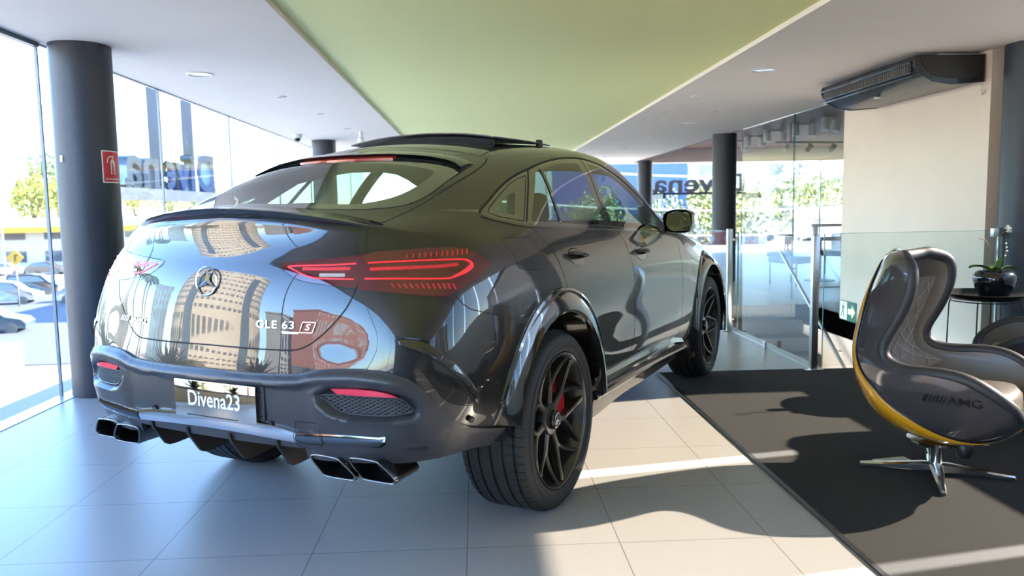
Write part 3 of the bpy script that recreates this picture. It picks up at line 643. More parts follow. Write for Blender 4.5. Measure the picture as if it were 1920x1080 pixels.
# trees beyond the far glass front, lower floor level outside
for i, (x, y, h, r, L, m) in enumerate([(5.4, 35, 7.4, 1.7, 'bushy green tree under the backwards letters, left part', M_TG2), (9.4, 38, 7.2, 1.9, 'bushy green tree behind the dark column beyond the far glass', M_TG2), (16.5, 51, 8.6, 2.9, 'yellow-green tree seen through the tall glass panels, left one', M_TG), (25.5, 58, 9.2, 3.2, 'yellow-green tree seen through the tall glass panels, next to the beige wall', M_TG), (1.6, 41, 8.2, 1.5, 'slim tree beyond the far glass at the car mirror', M_TG2)]):
    tree(x, y, h, r, L, m, 'trees beyond the far glass front', 20+i)
def building(name, c, size, rz, m, label, floors=0, cols=0, mw=None, base=GZ, side=None, wfrac=.55, win_z0=.25):
    t = empty(name, (c[0], c[1], base), rz, label, 'building')
    w, d, h = size; mb = MB(); mb.box((-w/2, -d/2, 0), (w/2, d/2, h)); mb.box((-w/2-.3, -d/2-.3, h), (w/2+.3, d/2+.3, h+.5)); mb.build('walls', m, t)
    if floors:
        mb = MB()
        for i in range(floors):
            for j in range(cols):
                x = -w/2+w*(j+.5)/cols; z = h*(i+win_z0)/floors; ww = w/cols*wfrac/2; hh = h/floors*.5
                mb.box((x-ww, -d/2-.06, z), (x+ww, -d/2+.05, z+hh))
        mb.build('windows', mw, t)
    return t
M_WIN = mat('facade_window', (.05, .07, .09), .1, 0, 1)
M_BWHITE = mat('facade_white', (.36, .36, .35), .8); M_BBEIGE = mat('facade_beige', (.55, .44, .32), .85); M_BRICK = mat('facade_brick', (.36, .12, .07), .85); M_BBLUE = mat('facade_blue', (.010, .028, .19), .5); M_BGREY = mat('facade_grey', (.10, .12, .13), .6)
b = building('shop_building', (-62, 112), (44, 12, 6.0), math.radians(14), M_BWHITE, 'low white building with a yellow band beyond the street', 2, 9, M_WIN)
mb = MB(); mb.box((-24, -9, 4.7), (24, -5.9, 5.4)); mb.build('yellow_band', mat('band_yellow', (.30, .19, .01), .5), b)
mb = MB(); mb.box((-14, -6.2, 1.6), (-9, -6.02, 4.2)); mb.box((-6, -6.2, 1.6), (-2, -6.02, 4.2)); mb.build('blue_board', mat('board_blue', (.03, .2, .6), .5), b)
building('long_building', (-34, 150), (52, 8, 6), math.radians(6), M_BWHITE, 'pale long building under the trees right of the column', 2, 16, M_WIN)
building('warehouse', (-118, 118), (36, 14, 9), math.radians(24), M_BGREY, 'grey building at the far left edge, beyond the cars', 2, 8, M_WIN)
bl = building('blue_building', (6.5, 62), (17.5, 12, 17), 0, M_BBLUE, 'blue building beyond the far glass front', 0)
mb = MB(); mb.box((-4.2, -6.1, 0), (-1.0, -6.0, 17)); mb.build('white_stripe', M_BWHITE, bl)
mb = MB(); mb.box((2.2, -6.1, 0), (8.7, -6.0, 17)); mb.build('light_blue_panel', mat('facade_lightblue', (.05, .10, .32), .5), bl)
building('tower_block', (40, 120), (20, 14, 30), -.2, M_BWHITE, 'pale tower block seen through the tall glass panels, left', 9, 6, M_WIN)
building('tower_block', (70, 130), (22, 14, 24), -.3, M_BWHITE, 'pale tower block beside the beige wall, through the glass', 8, 6, M_WIN)
building('corner_house', (22, 40), (9, 6, 6.0), -.2, M_BBEIGE, 'beige house low behind the tall glass panels', 2, 4, M_WIN)
# curved tower, brick block and others reflected in the tailgate (left of and behind the camera)
CT = empty('curved_tower', (-84, -19, GZ), 0, 'curved beige tower reflected in the tailgate', 'building')
mb = MB(); R = 15; H = 36; V = []; n = 28
for k in range(n+1):
    a = math.radians(-80+170*k/n); V += [(R*math.cos(a), R*math.sin(a), 0), (R*math.cos(a), R*math.sin(a), H), (0, 0, H), (0, 0, 0)]
mb.add(V, grid_faces(n+1, 4)); mb.build('walls', M_BBEIGE, CT)
mb = MB()
for i in range(12):
    for k in range(n):
        if k in (9, 10, 20): continue
        a0 = math.radians(-80+170*(k+.2)/n); a1 = math.radians(-80+170*(k+.8)/n); z = 3*i+1.4; r = R+.12
        mb.add([(r*math.cos(a0), r*math.sin(a0), z), (r*math.cos(a1), r*math.sin(a1), z), (r*math.cos(a1), r*math.sin(a1), z+.9), (r*math.cos(a0), r*math.sin(a0), z+.9)], [(0, 1, 2, 3)])
mb.build('window_bands', mat('facade_window_brown', (.12, .10, .08), .3, 0, .5), CT)
mb = MB()
for k in (9, 20):
    a0 = math.radians(-80+170*k/n); a1 = math.radians(-80+170*(k+2)/n); r = R+.2
    mb.add([(r*math.cos(a0), r*math.sin(a0), 0), (r*math.cos(a1), r*math.sin(a1), 0), (r*math.cos(a1), r*math.sin(a1), H-3), (r*math.cos(a0), r*math.sin(a0), H-3)], [(0, 1, 2, 3)])
mb.build('dark_glass_bay', M_WIN, CT)
building('brick_block', (-70, -60), (30, 12, 19), math.radians(62), M_BRICK, 'red brick apartment block reflected in the tailgate', 7, 9, M_BWHITE, wfrac=.35)
building('white_block', (-76, -42), (10, 9, 17), math.radians(70), M_BWHITE, 'white apartment block reflected between tower and brick block', 6, 4, M_WIN)
b = building('grey_shop', (-52, -40), (12, 7, 9), math.radians(62), M_BGREY, 'small grey shop with an orange band, reflected in the tailgate', 0)
mb = MB(); mb.box((-6, -3.9, 6.8), (3, -3.52, 8.4)); mb.build('orange_band', mat('band_orange', (.9, .45, .02), .5), b)
building('glass_block', (-92, 3), (9, 10, 22), math.radians(95), mat('facade_glassblue', (.12, .20, .26), .15, 0, 1), 'blue glass block reflected beside the curved tower', 7, 5, M_BGREY)
building('brown_block', (60, -60), (60, 14, 20), math.radians(-60), M_BBEIGE, 'beige block behind the camera side of the street', 6, 12, M_WIN)
def palm(x, y, h, label, s=0):
    t = empty('palm_tree', (x, y, GZ), 0, label, 'palm tree', 'palms reflected in the tailgate')
    mb = MB(); mb.tube([(0, 0, 0), (.2, .1, h*.5), (0, 0, h)], [.28, .2, .17], 8); mb.build('trunk', M_BARK, t, smooth=True)
    V = []; F = []; rnd = random.Random(s)
    for k in range(22):
        a = 2*PI*k/22+rnd.uniform(-.2, .2); up = rnd.uniform(.2, 1.5); n = len(V)
        for i in range(7):
            r = 2.6*i/6; z = h+up*math.sin(i/6*PI*.8)*1.0-.35*(i/6)**2*3.4; w = .38*math.sin(PI*(i+.5)/7.5)
            V += [(math.cos(a)*r-math.sin(a)*w, math.sin(a)*r+math.cos(a)*w, z-.1), (math.cos(a)*r+math.sin(a)*w, math.sin(a)*r-math.cos(a)*w, z-.1)]
        F += [(n+2*i, n+2*i+1, n+2*i+3, n+2*i+2) for i in range(6)]
    obj('fronds', V, F, M_TG2, t)
for i, (x, y, h) in enumerate(((-31, 7, 12.5), (-36, 12.5, 14.5), (-42, 7.5, 14.5), (-47, 16, 16))): palm(x, y, h, ['nearest', 'second nearest', 'third nearest', 'farthest'][i]+' of the tall palms reflected at the left end of the tailgate', i)
for i, (x, y, h, r) in enumerate(((-27, 17, 9, 2.9), (-21, 24, 9, 2.9), (-31, 28, 10, 3.4), (-40, -4, 6.0, 2.4), (-52, -1, 6.5, 2.6))): tree(x, y, h, r, ['green street tree left of the showroom, nearest the palms', 'green street tree left of the showroom, behind the palms', 'largest green street tree, farthest left of the palms', 'small green street tree in front of the curved tower', 'small green street tree between palms and curved tower'][i], M_TG2, 'street trees on the left side', 50+i, n=1800)
# agaves in a planter along the left glass
PLN = empty('planter', (-4.1, 1.2, -.5), 0, 'long planter outside the left glass wall', 'planter')
mb = MB(); mb.box((-.45, -3.6, 0), (.45, 3.6, .90)); mb.build('box', mat('planter_sandstone', (.72, .58, .42), .9, noise=.15, nscale=3), PLN); mb = MB(); mb.box((-.42, -3.57, .90), (.42, 3.57, .93)); mb.build('soil', mat('planter_soil', (.03, .02, .015), .95), PLN)
mb = MB(); mb.box((-5.0, -3.0, -.9), (-3.35, 4.9, -.5)); struct('terrace_slab', mb, M_CONC)
def spiky(x, y, r, label, s):
    t = empty('agave_plant', (x, y, .43), 0, label, 'plant', 'spiky plants in the planter'); rnd = random.Random(s); V = []; F = []
    for k in range(90):
        a = rnd.uniform(0, 2*PI); e = rnd.uniform(.15, 1.45); L = r*rnd.uniform(.75, 1.1); n = len(V); d = Vector((math.cos(a)*math.cos(e), math.sin(a)*math.cos(e), math.sin(e))); w = Vector((-math.sin(a), math.cos(a), 0))
        for i in range(5): q = i/4; p = d*L*q+Vector((0, 0, -.12*L*q*q)); ww = .028*r/.7*(1-q)**.6+.001; V += [p-w*ww, p+w*ww+Vector((0, 0, .004))]
        F += [(n+2*i, n+2*i+1, n+2*i+3, n+2*i+2) for i in range(4)]
    obj('blades', V, F, mat('agave_leaf', (.02, .045, .015), .5), t)
for i in range(5): spiky(-4.05, -1.75+1.5*i, .74, ['first', 'second', 'third', 'fourth', 'fifth', 'sixth'][i]+' dark spiky plant in the planter outside the left glass, counted from behind the camera', i)
# cars in the street
def street_car(x, y, rz, col, label, van=False, z=GZ):
    t = empty('street_car', (x, y, z), rz, label, 'car', 'cars in the street outside')
    P = [(-2.05, .35), (-2.1, .62), (-2.0, .95), (-1.75, 1.0), (-1.25, 1.42), (-.5, 1.52), (.35, 1.48), (1.05, 1.02), (1.85, .86), (2.1, .62), (2.08, .35)] if not van else [(-2.0, .4), (-2.05, 1.2), (-1.9, 1.75), (-.2, 1.85), (.7, 1.72), (1.35, 1.15), (2.0, .95), (2.1, .6), (2.05, .4)]
    V = []; n = len(P)
    for k, (y_, sc) in enumerate(((-.86, 0), (-.89, 1), (.89, 1), (.86, 0))):
        for x_, z_ in P: V.append((x_*(1 if sc else .97), y_*(1-.22*max(0, z_-.95)/.55), z_-(0 if sc else .05)))
    mb = MB(); mb.add(V, grid_faces(4, n, cv=True)+[tuple(range(n)), tuple(3*n+k for k in range(n))[::-1]]); mb.build('body', mat('car_'+col[0], col[1], .3, .3, 1), t, smooth=True, angle=40)
    W = [(-1.5, 1.02), (-1.15, 1.37), (-.45, 1.45), (.3, 1.40), (.85, 1.04)] if not van else [(-1.8, 1.2), (-1.75, 1.65), (-.2, 1.72), (.6, 1.6), (1.1, 1.2)]
    for s in (-1, 1):
        mb = MB(); mb.add([(a, s*(.91-.20*max(0, b-.95)/.55), b) for a, b in W], [tuple(range(len(W)))]); mb.build('side_windows', M_WIN, t)
    mb = MB(); mb.box((-2.12, -.8, .72), (-2.0, -.5, .92)); mb.box((-2.12, .5, .72), (-2.0, .8, .92)); mb.build('tail_lights', mat('street_tail_red', (.4, .01, .02), .4), t)
    for a in (-1.3, 1.3):
        for s in (-1, 1): mb = MB(); mb.cyl((a, s*.70, .33), (a, s*.91, .33), .33, 20); mb.cyl((a, s*.91, .33), (a, s*.925, .33), .2, 16); mb.build('wheel', mat('street_tyre', (.06, .06, .06), .6), t, smooth=True, angle=40)
SILVER = ('silver', (.11, .14, .16)); DK = ('dark', (.015, .02, .025)); WH_ = ('white', (.26, .28, .30)); BLU = ('blue', (.045, .065, .085))
def at_px(u, v, z):
    d = Vector(((u-960)/CAM_F, -(v-540)/CAM_F, -1)); M3 = SC.camera.matrix_world; q = M3.to_3x3() @ d; t = (z-CAM_H)/q.z; return (q.x*t, q.y*t)

for (x, y, rz, c, L, van) in ((-28.3, 46.6, .22, BLU, 'blue-grey hatchback in the street outside, nearest car at the left edge', False), (-36.2, 62.0, .20, SILVER, 'silver hatchback in the street, second from the left edge bottom', True), (-38.2, 69.5, .20, DK, 'dark off-roader in the street with red tail lights, behind the silver one', True), (-30.6, 63.0, .15, WH_, 'white car in the street half hidden by the dark column', False),
    (-58.5, 92.0, .1, SILVER, 'small far parked car, leftmost in the row under the shop', False), (-54.2, 93.2, .1, WH_, 'small far parked pale car, second in the row under the shop', False), (-50.0, 93.8, .1, DK, 'small far parked dark car, third in the row under the shop', False), (-45.5, 94.2, .1, SILVER, 'small far parked car next to the dark column', True), (-34, 96.0, .1, WH_, 'small far parked car just right of the dark column', False)):
    street_car(x, y, rz, c, L, van)
def pole(name, x, y, h, label, arms=(), r=.11, z=GZ, m=None, cat='street lamp'):
    t = empty(name, (x, y, z), 0, label, cat); m = m or mat('pole_grey', (.16, .165, .17), .5)
    mb = MB(); mb.cyl((0, 0, 0), (0, 0, h), r, 10, r*.6); mb.build('pole', m, t, smooth=True)
    for dx, dz in arms:
        mb = MB(); mb.tube([(0, 0, h-.3), (dx*.5, 0, h+dz*.7), (dx, 0, h+dz)], .07, 6); mb.box((dx-.5, -.2, h+dz-.08), (dx+.5, .2, h+dz+.08), .03); mb.build('lamp_arm', m, t)
    return t
pole('street_lamp', -52.5, 90.0, 12.0, 'tall double-armed street lamp at the left edge', ((-4, 1.0), (5.0, 1.2)))
pole('street_lamp', -26.5, 88.0, 10.2, 'street lamp pole right of the dark column', ((-2.2, .8),))
sp = pole('warning_sign', -34.2, 60.0, 4.6, 'yellow diamond road sign on a pole, above the parked cars', (), .06, cat='road sign')
mb = MB(); mb.add([(-.62, -.08, 3.73), (0, -.08, 3.11), (.62, -.08, 3.73), (0, -.08, 4.35), (-.62, -.03, 3.73), (0, -.03, 3.11), (.62, -.03, 3.73), (0, -.03, 4.35)], [(0, 1, 2, 3), (7, 6, 5, 4), (0, 4, 5, 1), (1, 5, 6, 2), (2, 6, 7, 3), (3, 7, 4, 0)]); mb.build('diamond_plate', mat('sign_yellow', (.32, .19, .005), .5), sp)
mb = MB(); mb.box((-.05, -.10, 3.45), (.05, -.085, 3.95)); mb.box((.02, -.10, 3.85), (.22, -.085, 3.95)); mb.build('arrow', M_BLACK, sp)
pole('utility_pole', -18.0, 92.0, 17.2, 'dark wooden utility pole with cables, right of the sign letters', ((-1.0, -1.4), (1.0, -2.2)), .28, m=mat('pole_dark', (.10, .08, .07), .8), cat='utility pole')
bd = empty('roadside_board', (-27.8, 100, GZ), .1, 'long dark red board low outside, right of the column', 'billboard'); mb = MB(); mb.box((-4.2, -.1, 1.6), (5.5, .1, 3.3)); mb.build('panel', mat('board_red', (.22, .03, .03), .6), bd)
mb = MB()
for x in (-3.5, -1.7, .6, 2.8): mb.cyl((x, -.12, 2.45), (x, -.14, 2.45), .5, 16)
mb.build('white_discs', M_BWHITE, bd)
for sx in (-3.8, 5): mb = MB(); mb.cyl((sx, 0, 0), (sx, 0, 1.6), .1, 8); mb.build('leg', M_BLACK, bd)
# big chrome letters outside on the left (seen from behind, so mirrored)
SG = empty('letter_sign', (-5.9, 15.7, 1.78), 0, 'chrome 3D letters outside the left glass, seen from behind and mirrored', 'sign')
M_SIGN = mat('sign_chrome', (.07, .10, .12), .25, 1)
v, f = text_mesh('Divena', .92, .11, .018, 1.22, align='CENTER')
SPACING = 4.55
xs = [a[0] for a in v]; w_ = max(xs)-min(xs); k = SPACING/w_; mid = (max(xs)+min(xs))/2; zmin = min(a[1] for a in v)
obj('letters', [(-c, -(a-mid)*k, (b-zmin)*1.2) for a, b, c in v], f, M_SIGN, SG)
mb = MB(); mb.box((-.17, -2.75, -.20), (.17, 2.35, .0)); mb.build('base_beam', mat('sign_beam', (.018, .024, .032), .5), SG)
for y in (-.55, 1.15):
    mb = MB(); mb.box((-.11, y-.11, -.18), (.11, y+.11, 3.6)); mb.build('hanger_post', mat('sign_post', (.045, .052, .065), .5), SG)
# letters on the far glass front, also mirrored from inside
SG2 = empty('letter_sign', (6.7, 23.4, 1.72), 0, 'grey backwards letters beyond the far glass front', 'sign')
v, f = text_mesh('Divena', .74, .06, .014, 1.15)
xs = [a[0] for a in v]; mid = (max(xs)+min(xs))/2; zmin = min(a[1] for a in v); k = 2.78/(max(xs)-min(xs))
obj('letters', [(-(a-mid)*k, -c, (b-zmin)) for a, b, c in v], f, mat('letters_grey', (.03, .03, .033), .5), SG2)
mb = MB(); mb.box((-1.45, -.05, -.07), (1.45, .05, 0)); mb.build('base_rail', M_BLACK, SG2)
mb = MB(); mb.box((-1.4, -1.39, -.20), (-1.34, 0, -.06)); mb.box((1.34, -1.39, -.20), (1.4, 0, -.06)); mb.build('bracket', M_BLACK, SG2)
# power cables over the street
for i, (z0, sag) in enumerate(((3.4, .5), (1.9, .4), (.8, .35), (-.2, .3), (-.9, .3))):
    mb = MB(); P = [(-2+26*q/12, 30.5+i*.4, z0-sag*math.sin(PI*q/12)*2) for q in range(13)]; mb.tube(P, .03, 5); o = mb.build('overhead_cable', mat('cable_grey', (.5, .5, .5), .6), smooth=True); tag(o, ['highest', 'second', 'third', 'fourth', 'lowest'][i]+' of the overhead cables beyond the far glass front', 'cable')
# ---------------------------------------------------------------- the car: master surface (car space: x forward from the rear axle, y left, z up)
CAR_X, CAR_Y, CAR_A = -.4879, 3.8101, 1.0635
def side_stations():
    # x, belt z, [y of rows 0..8], [(y,z) of rows 9..12], centre z
    T = [
     (-.62, 1.228, [.87,.935,.955,.960,.952,.934,.905,.868,.812], [(.74,1.272),(.64,1.308),(.48,1.352),(.25,1.384)], 1.394),
     (-.35, 1.240, [.88,.945,.966,.976,.972,.955,.928,.892,.845], [(.78,1.308),(.69,1.378),(.54,1.442),(.28,1.484)], 1.497),
     (0.00, 1.238, [.89,.955,.978,.986,.980,.964,.940,.910,.872], [(.79,1.35),(.695,1.448),(.55,1.532),(.285,1.594),], 1.611),
     (0.40, 1.224, [.895,.955,.972,.972,.974,.962,.942,.914,.880], [(.78,1.40),(.67,1.530),(.53,1.602),(.28,1.650)], 1.664),
     (0.90, 1.203, [.90,.955,.968,.960,.966,.960,.940,.914,.884], [(.78,1.415),(.655,1.583),(.52,1.643),(.28,1.680)], 1.692),
     (1.40, 1.180, [.90,.955,.968,.960,.965,.960,.940,.914,.886], [(.78,1.40),(.65,1.588),(.515,1.648),(.28,1.682)], 1.693),
     (1.90, 1.155, [.90,.955,.968,.964,.968,.962,.942,.916,.886], [(.785,1.315),(.68,1.462),(.53,1.54),(.28,1.585)], 1.598),
     (2.40, 1.118, [.90,.955,.972,.976,.976,.966,.944,.918,.884], [(.845,1.128),(.79,1.142),(.58,1.20),(.30,1.252)], 1.260),
     (2.935,1.045, [.89,.955,.978,.984,.978,.962,.938,.91,.868], [(.80,1.085),(.70,1.112),(.50,1.137),(.25,1.152)], 1.155),
     (3.25, .970, [.87,.93,.95,.955,.945,.928,.90,.868,.825], [(.76,1.01),(.66,1.035),(.48,1.06),(.24,1.075)], 1.08),
    ]
    cols = []
    for x, b, ys, up, cz in T:
        lo = .27 if x > .3 else (.40 if x > -.5 else .44)
        z3 = .70 if x > -.5 else .74
        zs = [lo, lo+(z3-lo)*.35, lo+(z3-lo)*.70, z3, b-.345, b-.225, b-.135, b-.062, b]
        cols.append([(x, y, z) for y, z in zip(ys, zs)]+[(x, y, z) for y, z in up]+[(x, 0, cz)])
    return cols
def rear_columns():
    # per row: z and plan points (x, y) at corner, R1..R5
    zs = [.455, .56, .665, .765, .87, .985, 1.085, 1.138, 1.235]
    plan = {
     0: [(-.80,.84),(-.905,.74),(-.965,.60),(-1.00,.42),(-1.02,.21),(-1.025,0)],
     1: [(-.805,.895),(-.922,.785),(-.98,.61),(-1.02,.425),(-1.04,.21),(-1.046,0)],
     2: [(-.81,.91),(-.925,.790),(-.985,.615),(-1.025,.43),(-1.046,.21),(-1.052,0)],
     3: [(-.81,.91),(-.926,.787),(-.982,.61),(-1.02,.425),(-1.042,.21),(-1.048,0)],
     4: [(-.805,.897),(-.918,.782),(-.965,.60),(-1.003,.42),(-1.025,.21),(-1.031,0)],
     5: [(-.785,.88),(-.892,.77),(-.948,.60),(-.985,.42),(-1.008,.21),(-1.014,0)],
     6: [(-.76,.855),(-.855,.752),(-.92,.60),(-.962,.42),(-.985,.21),(-.992,0)],
     7: [(-.745,.822),(-.833,.733),(-.903,.59),(-.941,.415),(-.962,.207),(-.969,0)],
    }
    deck = [(-.775,.712,1.238),(-.838,.608,1.257),(-.895,.46,1.279),(-.928,.32,1.297),(-.945,.16,1.308),(-.952,0,1.312)]
    cols = []
    for c in range(6):
        col = []
        for r in range(8):
            x, y = plan[r][c]; z = zs[r]+(0 if r < 6 else (0.0, .0, .0)[0])
            if r == 7: z = 1.138+[.0,.003,.006,.008,.01,.01][c]
            col.append((x, y, z))
        col.append(deck[c]); cols.append(col)
    return cols
def front_columns():
    zs = [.24, .36, .47, .58, .68, .76, .82, .86, .90]
    out = []
    ys = [.80,.72,.60,.42,.21,0]; xs = [3.52,3.62,3.70,3.76,3.79,3.80]
    for c in range(6):
        col = []
        for r in range(9):
            k = [0,.03,.05,.05,.04,.02,-.02,-.06,-.12][r]
            col.append((xs[c]-.05+k, ys[c]*(1 if r < 6 else 1-.04*(r-5)), zs[r]+(.02*c if r > 5 else 0)))
        out.append(col)
    return out[::-1]                                     # centre first
def build_master():
    S = side_stations(); R = rear_columns(); F = front_columns()
    dv = [3]*3+[4]*5                                      # band rows
    du = 4
    dvu = [4]*5
    band = F+S[::-1]+R                                    # front centre -> ... -> rear centre
    # column splines (vertical)
    nb = sum(dv)+1
    vb = []
    nb_ = len(band)
    for c_ in band:
        c = np.array(c_)
        if len(c) == 9:
            a = spline(c, dv); k = band.index(c_)
            w = {nb_-5: .35, nb_-4: .8, nb_-3: 1, nb_-2: 1, nb_-1: 1}.get(k, 0)
            if w:                                         # crease across the tailgate, hollow above it
                mid = (c[7]+c[8])/2+np.array([.012, 0, 0])
                lo_ = spline(c[:8], dv[:7]); hi_ = spline(np.array([c[7], mid, c[8]]), [2, 2])
                b = np.vstack([lo_, hi_[1:]]); a = a*(1-w)+b*w
            vb.append(a)
        else: vb.append(spline(c, dv+dvu, ext=(None, (1, 1, 0))))
    rows = []
    ext = ((1, 1, 1), (1, 1, 1))
    m0 = (0, 1, 0)
    # horizontal splines with a shared knot vector for smoothness
    dens = [4]*5+[4]+[6]*9+[4]+[4]*5
    for j in range(nb):
        P = np.array([v[j] for v in vb])
        rows.append(spline(P, dens, ext=(m0, m0)))
    lo = np.array(rows)                                   # nb x NU x 3
    # upper patch: side stations plus corners + deck edges
    up_rows = []
    nF, nS = len(F), len(S)
    uS = vb[nF:nF+nS]
    du_up = [4]+[6]*9+[4]
    deckR = lo[-1][sum(dens[:nF+nS]):]; deckF = lo[-1][:sum(dens[:nF-1])+1][::-1]
    for j in range(sum(dvu)+1):
        P = [deckF[j]]+[s[nb-1+j] for s in uS]+[deckR[j]]
        if j == 0: up_rows.append(lo[-1][sum(dens[:nF-1]):sum(dens[:nF+nS])+1]); continue
        up_rows.append(spline(np.array(P), du_up))
    up = np.array(up_rows)
    V = []; Fc = []
    nU = lo.shape[1]
    for j in range(nb):
        for i in range(nU): V.append(lo[j, i])
    for j in range(nb-1):
        for i in range(nU-1): Fc.append((j*nU+i, j*nU+i+1, (j+1)*nU+i+1, (j+1)*nU+i))
    o = len(V); nUu = up.shape[1]
    for j in range(up.shape[0]):
        for i in range(nUu): V.append(up[j, i])
    for j in range(up.shape[0]-1):
        for i in range(nUu-1): Fc.append((o+j*nUu+i, o+j*nUu+i+1, o+(j+1)*nUu+i+1, o+(j+1)*nUu+i))
    V = np.array(V); V[np.abs(V[:, 1]) < 1e-4, 1] = 0
    n = len(V); W = V*np.array([1, -1, 1])
    bm = bmesh.new()
    vs = [bm.verts.new(v) for v in V]+[bm.verts.new(v) for v in W]
    for f in Fc:
        for g in (f, tuple(k+n for k in f)[::-1]):
            try: bm.faces.new([vs[k] for k in g])
            except ValueError: pass
    bmesh.ops.remove_doubles(bm, verts=bm.verts, dist=3e-4)
    bmesh.ops.dissolve_degenerate(bm, dist=1e-4, edges=bm.edges)
    bmesh.ops.recalc_face_normals(bm, faces=bm.faces)
    # outward check
    s = sum(f.normal.dot(f.calc_center_median()-Vector((1.3, 0, .9)))*f.calc_area() for f in bm.faces)
    if s < 0: bmesh.ops.reverse_faces(bm, faces=bm.faces)
    bm.normal_update()
    L = bm.verts.layers.float_vector.new('nrm')
    for v in bm.verts: v[L] = v.normal
    return bm
# ---------------------------------------------------------------- car materials
def paint_mat():
    m = mat('car_paint_black', (.004, .004, .005), .4, 0, 1.0, spec=.25)
    b = m.node_tree.nodes['Principled BSDF']; b.inputs['Coat IOR'].default_value = 1.55; b.inputs['Coat Roughness'].default_value = .008
    return m
M_PAINT = paint_mat()
M_GLOSS = mat('gloss_black_trim', (.008, .008, .009), .12, 0, 1.0)
M_SATIN = mat('satin_grey_cladding', (.030, .031, .038), .42, 0, .15, bump=.04, bscale=900)
M_DARK = mat('dark_plastic', (.012, .012, .013), .55)
M_SEAM = mat('seam_rubber', (.002, .002, .002), .8)
M_RUB = mat('tyre_rubber', (.016, .016, .017), .62, bump=.05, bscale=400)
M_RIM = mat('satin_black_rim', (.050, .049, .050), .30, .6, .3)
M_RIML = mat('rim_lip', (.14, .14, .145), .22, .9)
M_CHROME = mat('chrome', (.50, .50, .52), .06, 1)
M_DCHROME = mat('dark_chrome', (.16, .165, .18), .07, 1)
M_GLASS = glass('car_glass', (.40, .50, .44), 1.0, ior=2.1)
M_CERAM = mat('glass_border', (.035, .036, .034), .04, 0, 1.0)
M_CERAM.node_tree.nodes['Principled BSDF'].inputs['Coat IOR'].default_value = 2.0
M_RED = mat('tail_lamp_red', (.085, .003, .008), .04, 0, 1.0)
M_LED = mat('tail_lamp_led', (.9, .02, .03), .3, emit=(1, .03, .05), estr=.10)
M_REFL = mat('reflector_red', (.75, .012, .06), .3, 0, .5)
M_INT = mat('car_interior', (.02, .02, .021), .7)
M_HEAD = mat('car_headliner', (.12, .12, .115), .9)
M_WHITE = mat('white_paint', (.85, .85, .85), .4)
M_SILV = mat('badge_silver', (.42, .42, .44), .2, 1)

CAR = empty('car', (CAR_X, CAR_Y, 0), CAR_A, 'glossy black coupe SUV parked on the tiles, seen from behind, tilted sunroof', 'car')
V3 = Vector
AX = {'side': (V3((1, 0, 0)), V3((0, 0, 1)), V3((0, 1, 0))),
      'rear': (V3((0, 1, 0)), V3((0, 0, 1)), V3((1, 0, 0))),
      'top': (V3((1, 0, 0)), V3((0, 1, 0)), V3((0, 0, 1)))}
Q = math.sqrt(.5)
AX['diagR'] = (V3((Q, -Q, 0)), V3((0, 0, 1)), V3((Q, Q, 0)))
AX['diagL'] = (V3((Q, Q, 0)), V3((0, 0, 1)), V3((Q, -Q, 0)))
def proj2(P, ax): S, T, D = AX[ax]; p = V3(P); return (p.dot(S), p.dot(T))
def pip(p, poly):
    x, y = p; c = False; n = len(poly); j = n-1
    for i in range(n):
        xi, yi = poly[i]; xj, yj = poly[j]
        if (yi > y) != (yj > y) and x < (xj-xi)*(y-yi)/(yj-yi)+xi: c = not c
        j = i
    return c
def segd(p, a, b):
    ax, ay = a; bx, by = b; dx, dy = bx-ax, by-ay; L = dx*dx+dy*dy
    t = 0 if L == 0 else max(0, min(1, ((p[0]-ax)*dx+(p[1]-ay)*dy)/L))
    return math.hypot(p[0]-ax-t*dx, p[1]-ay-t*dy)
def cut(bm, lay, poly, ax, filt, pid, over=(0,), margin=.09):
    S, T, D = AX[ax]; over = set(over)
    xs = [p[0] for p in poly]; ys = [p[1] for p in poly]; bb = (min(xs)-margin, max(xs)+margin, min(ys)-margin, max(ys)+margin)
    def cand():
        out = []
        for f in bm.faces:
            if f[lay] not in over: continue
            c = f.calc_center_median(); s, t = c.dot(S), c.dot(T)
            if bb[0] < s < bb[1] and bb[2] < t < bb[3] and filt(c, f.normal): out.append((f, (s, t)))
        return out
    n = len(poly); near = set()
    for f, c in cand():
        if min(segd(c, poly[i], poly[(i+1) % n]) for i in range(n)) < margin: near.add(f)
    for i in range(n):
        a, b = poly[i], poly[(i+1) % n]
        if math.hypot(a[0]-b[0], a[1]-b[1]) < 1e-5: continue
        sel = []
        for f in near:
            m_ = .004+max(math.hypot(v.co.dot(S)-f.verts[0].co.dot(S), v.co.dot(T)-f.verts[0].co.dot(T)) for v in f.verts)
            c = f.calc_center_median()
            if segd((c.dot(S), c.dot(T)), a, b) < m_: sel.append(f)
        if not sel: continue
        e3 = S*(b[0]-a[0])+T*(b[1]-a[1]); no = e3.cross(D).normalized(); co = S*a[0]+T*a[1]
        geom = set(sel)
        for f in sel: geom.update(f.edges); geom.update(f.verts)
        near.difference_update(sel)
        r = bmesh.ops.bisect_plane(bm, geom=list(geom), dist=1e-5, plane_co=co, plane_no=no)
        for g in r['geom']:
            if isinstance(g, bmesh.types.BMFace) and g.is_valid: near.add(g)
        near.update(f for f in sel if f.is_valid)
        near = {f for f in near if f.is_valid}
    k = 0
    for f, c in cand():
        if pip(c, poly): f[lay] = pid; k += 1
    return k

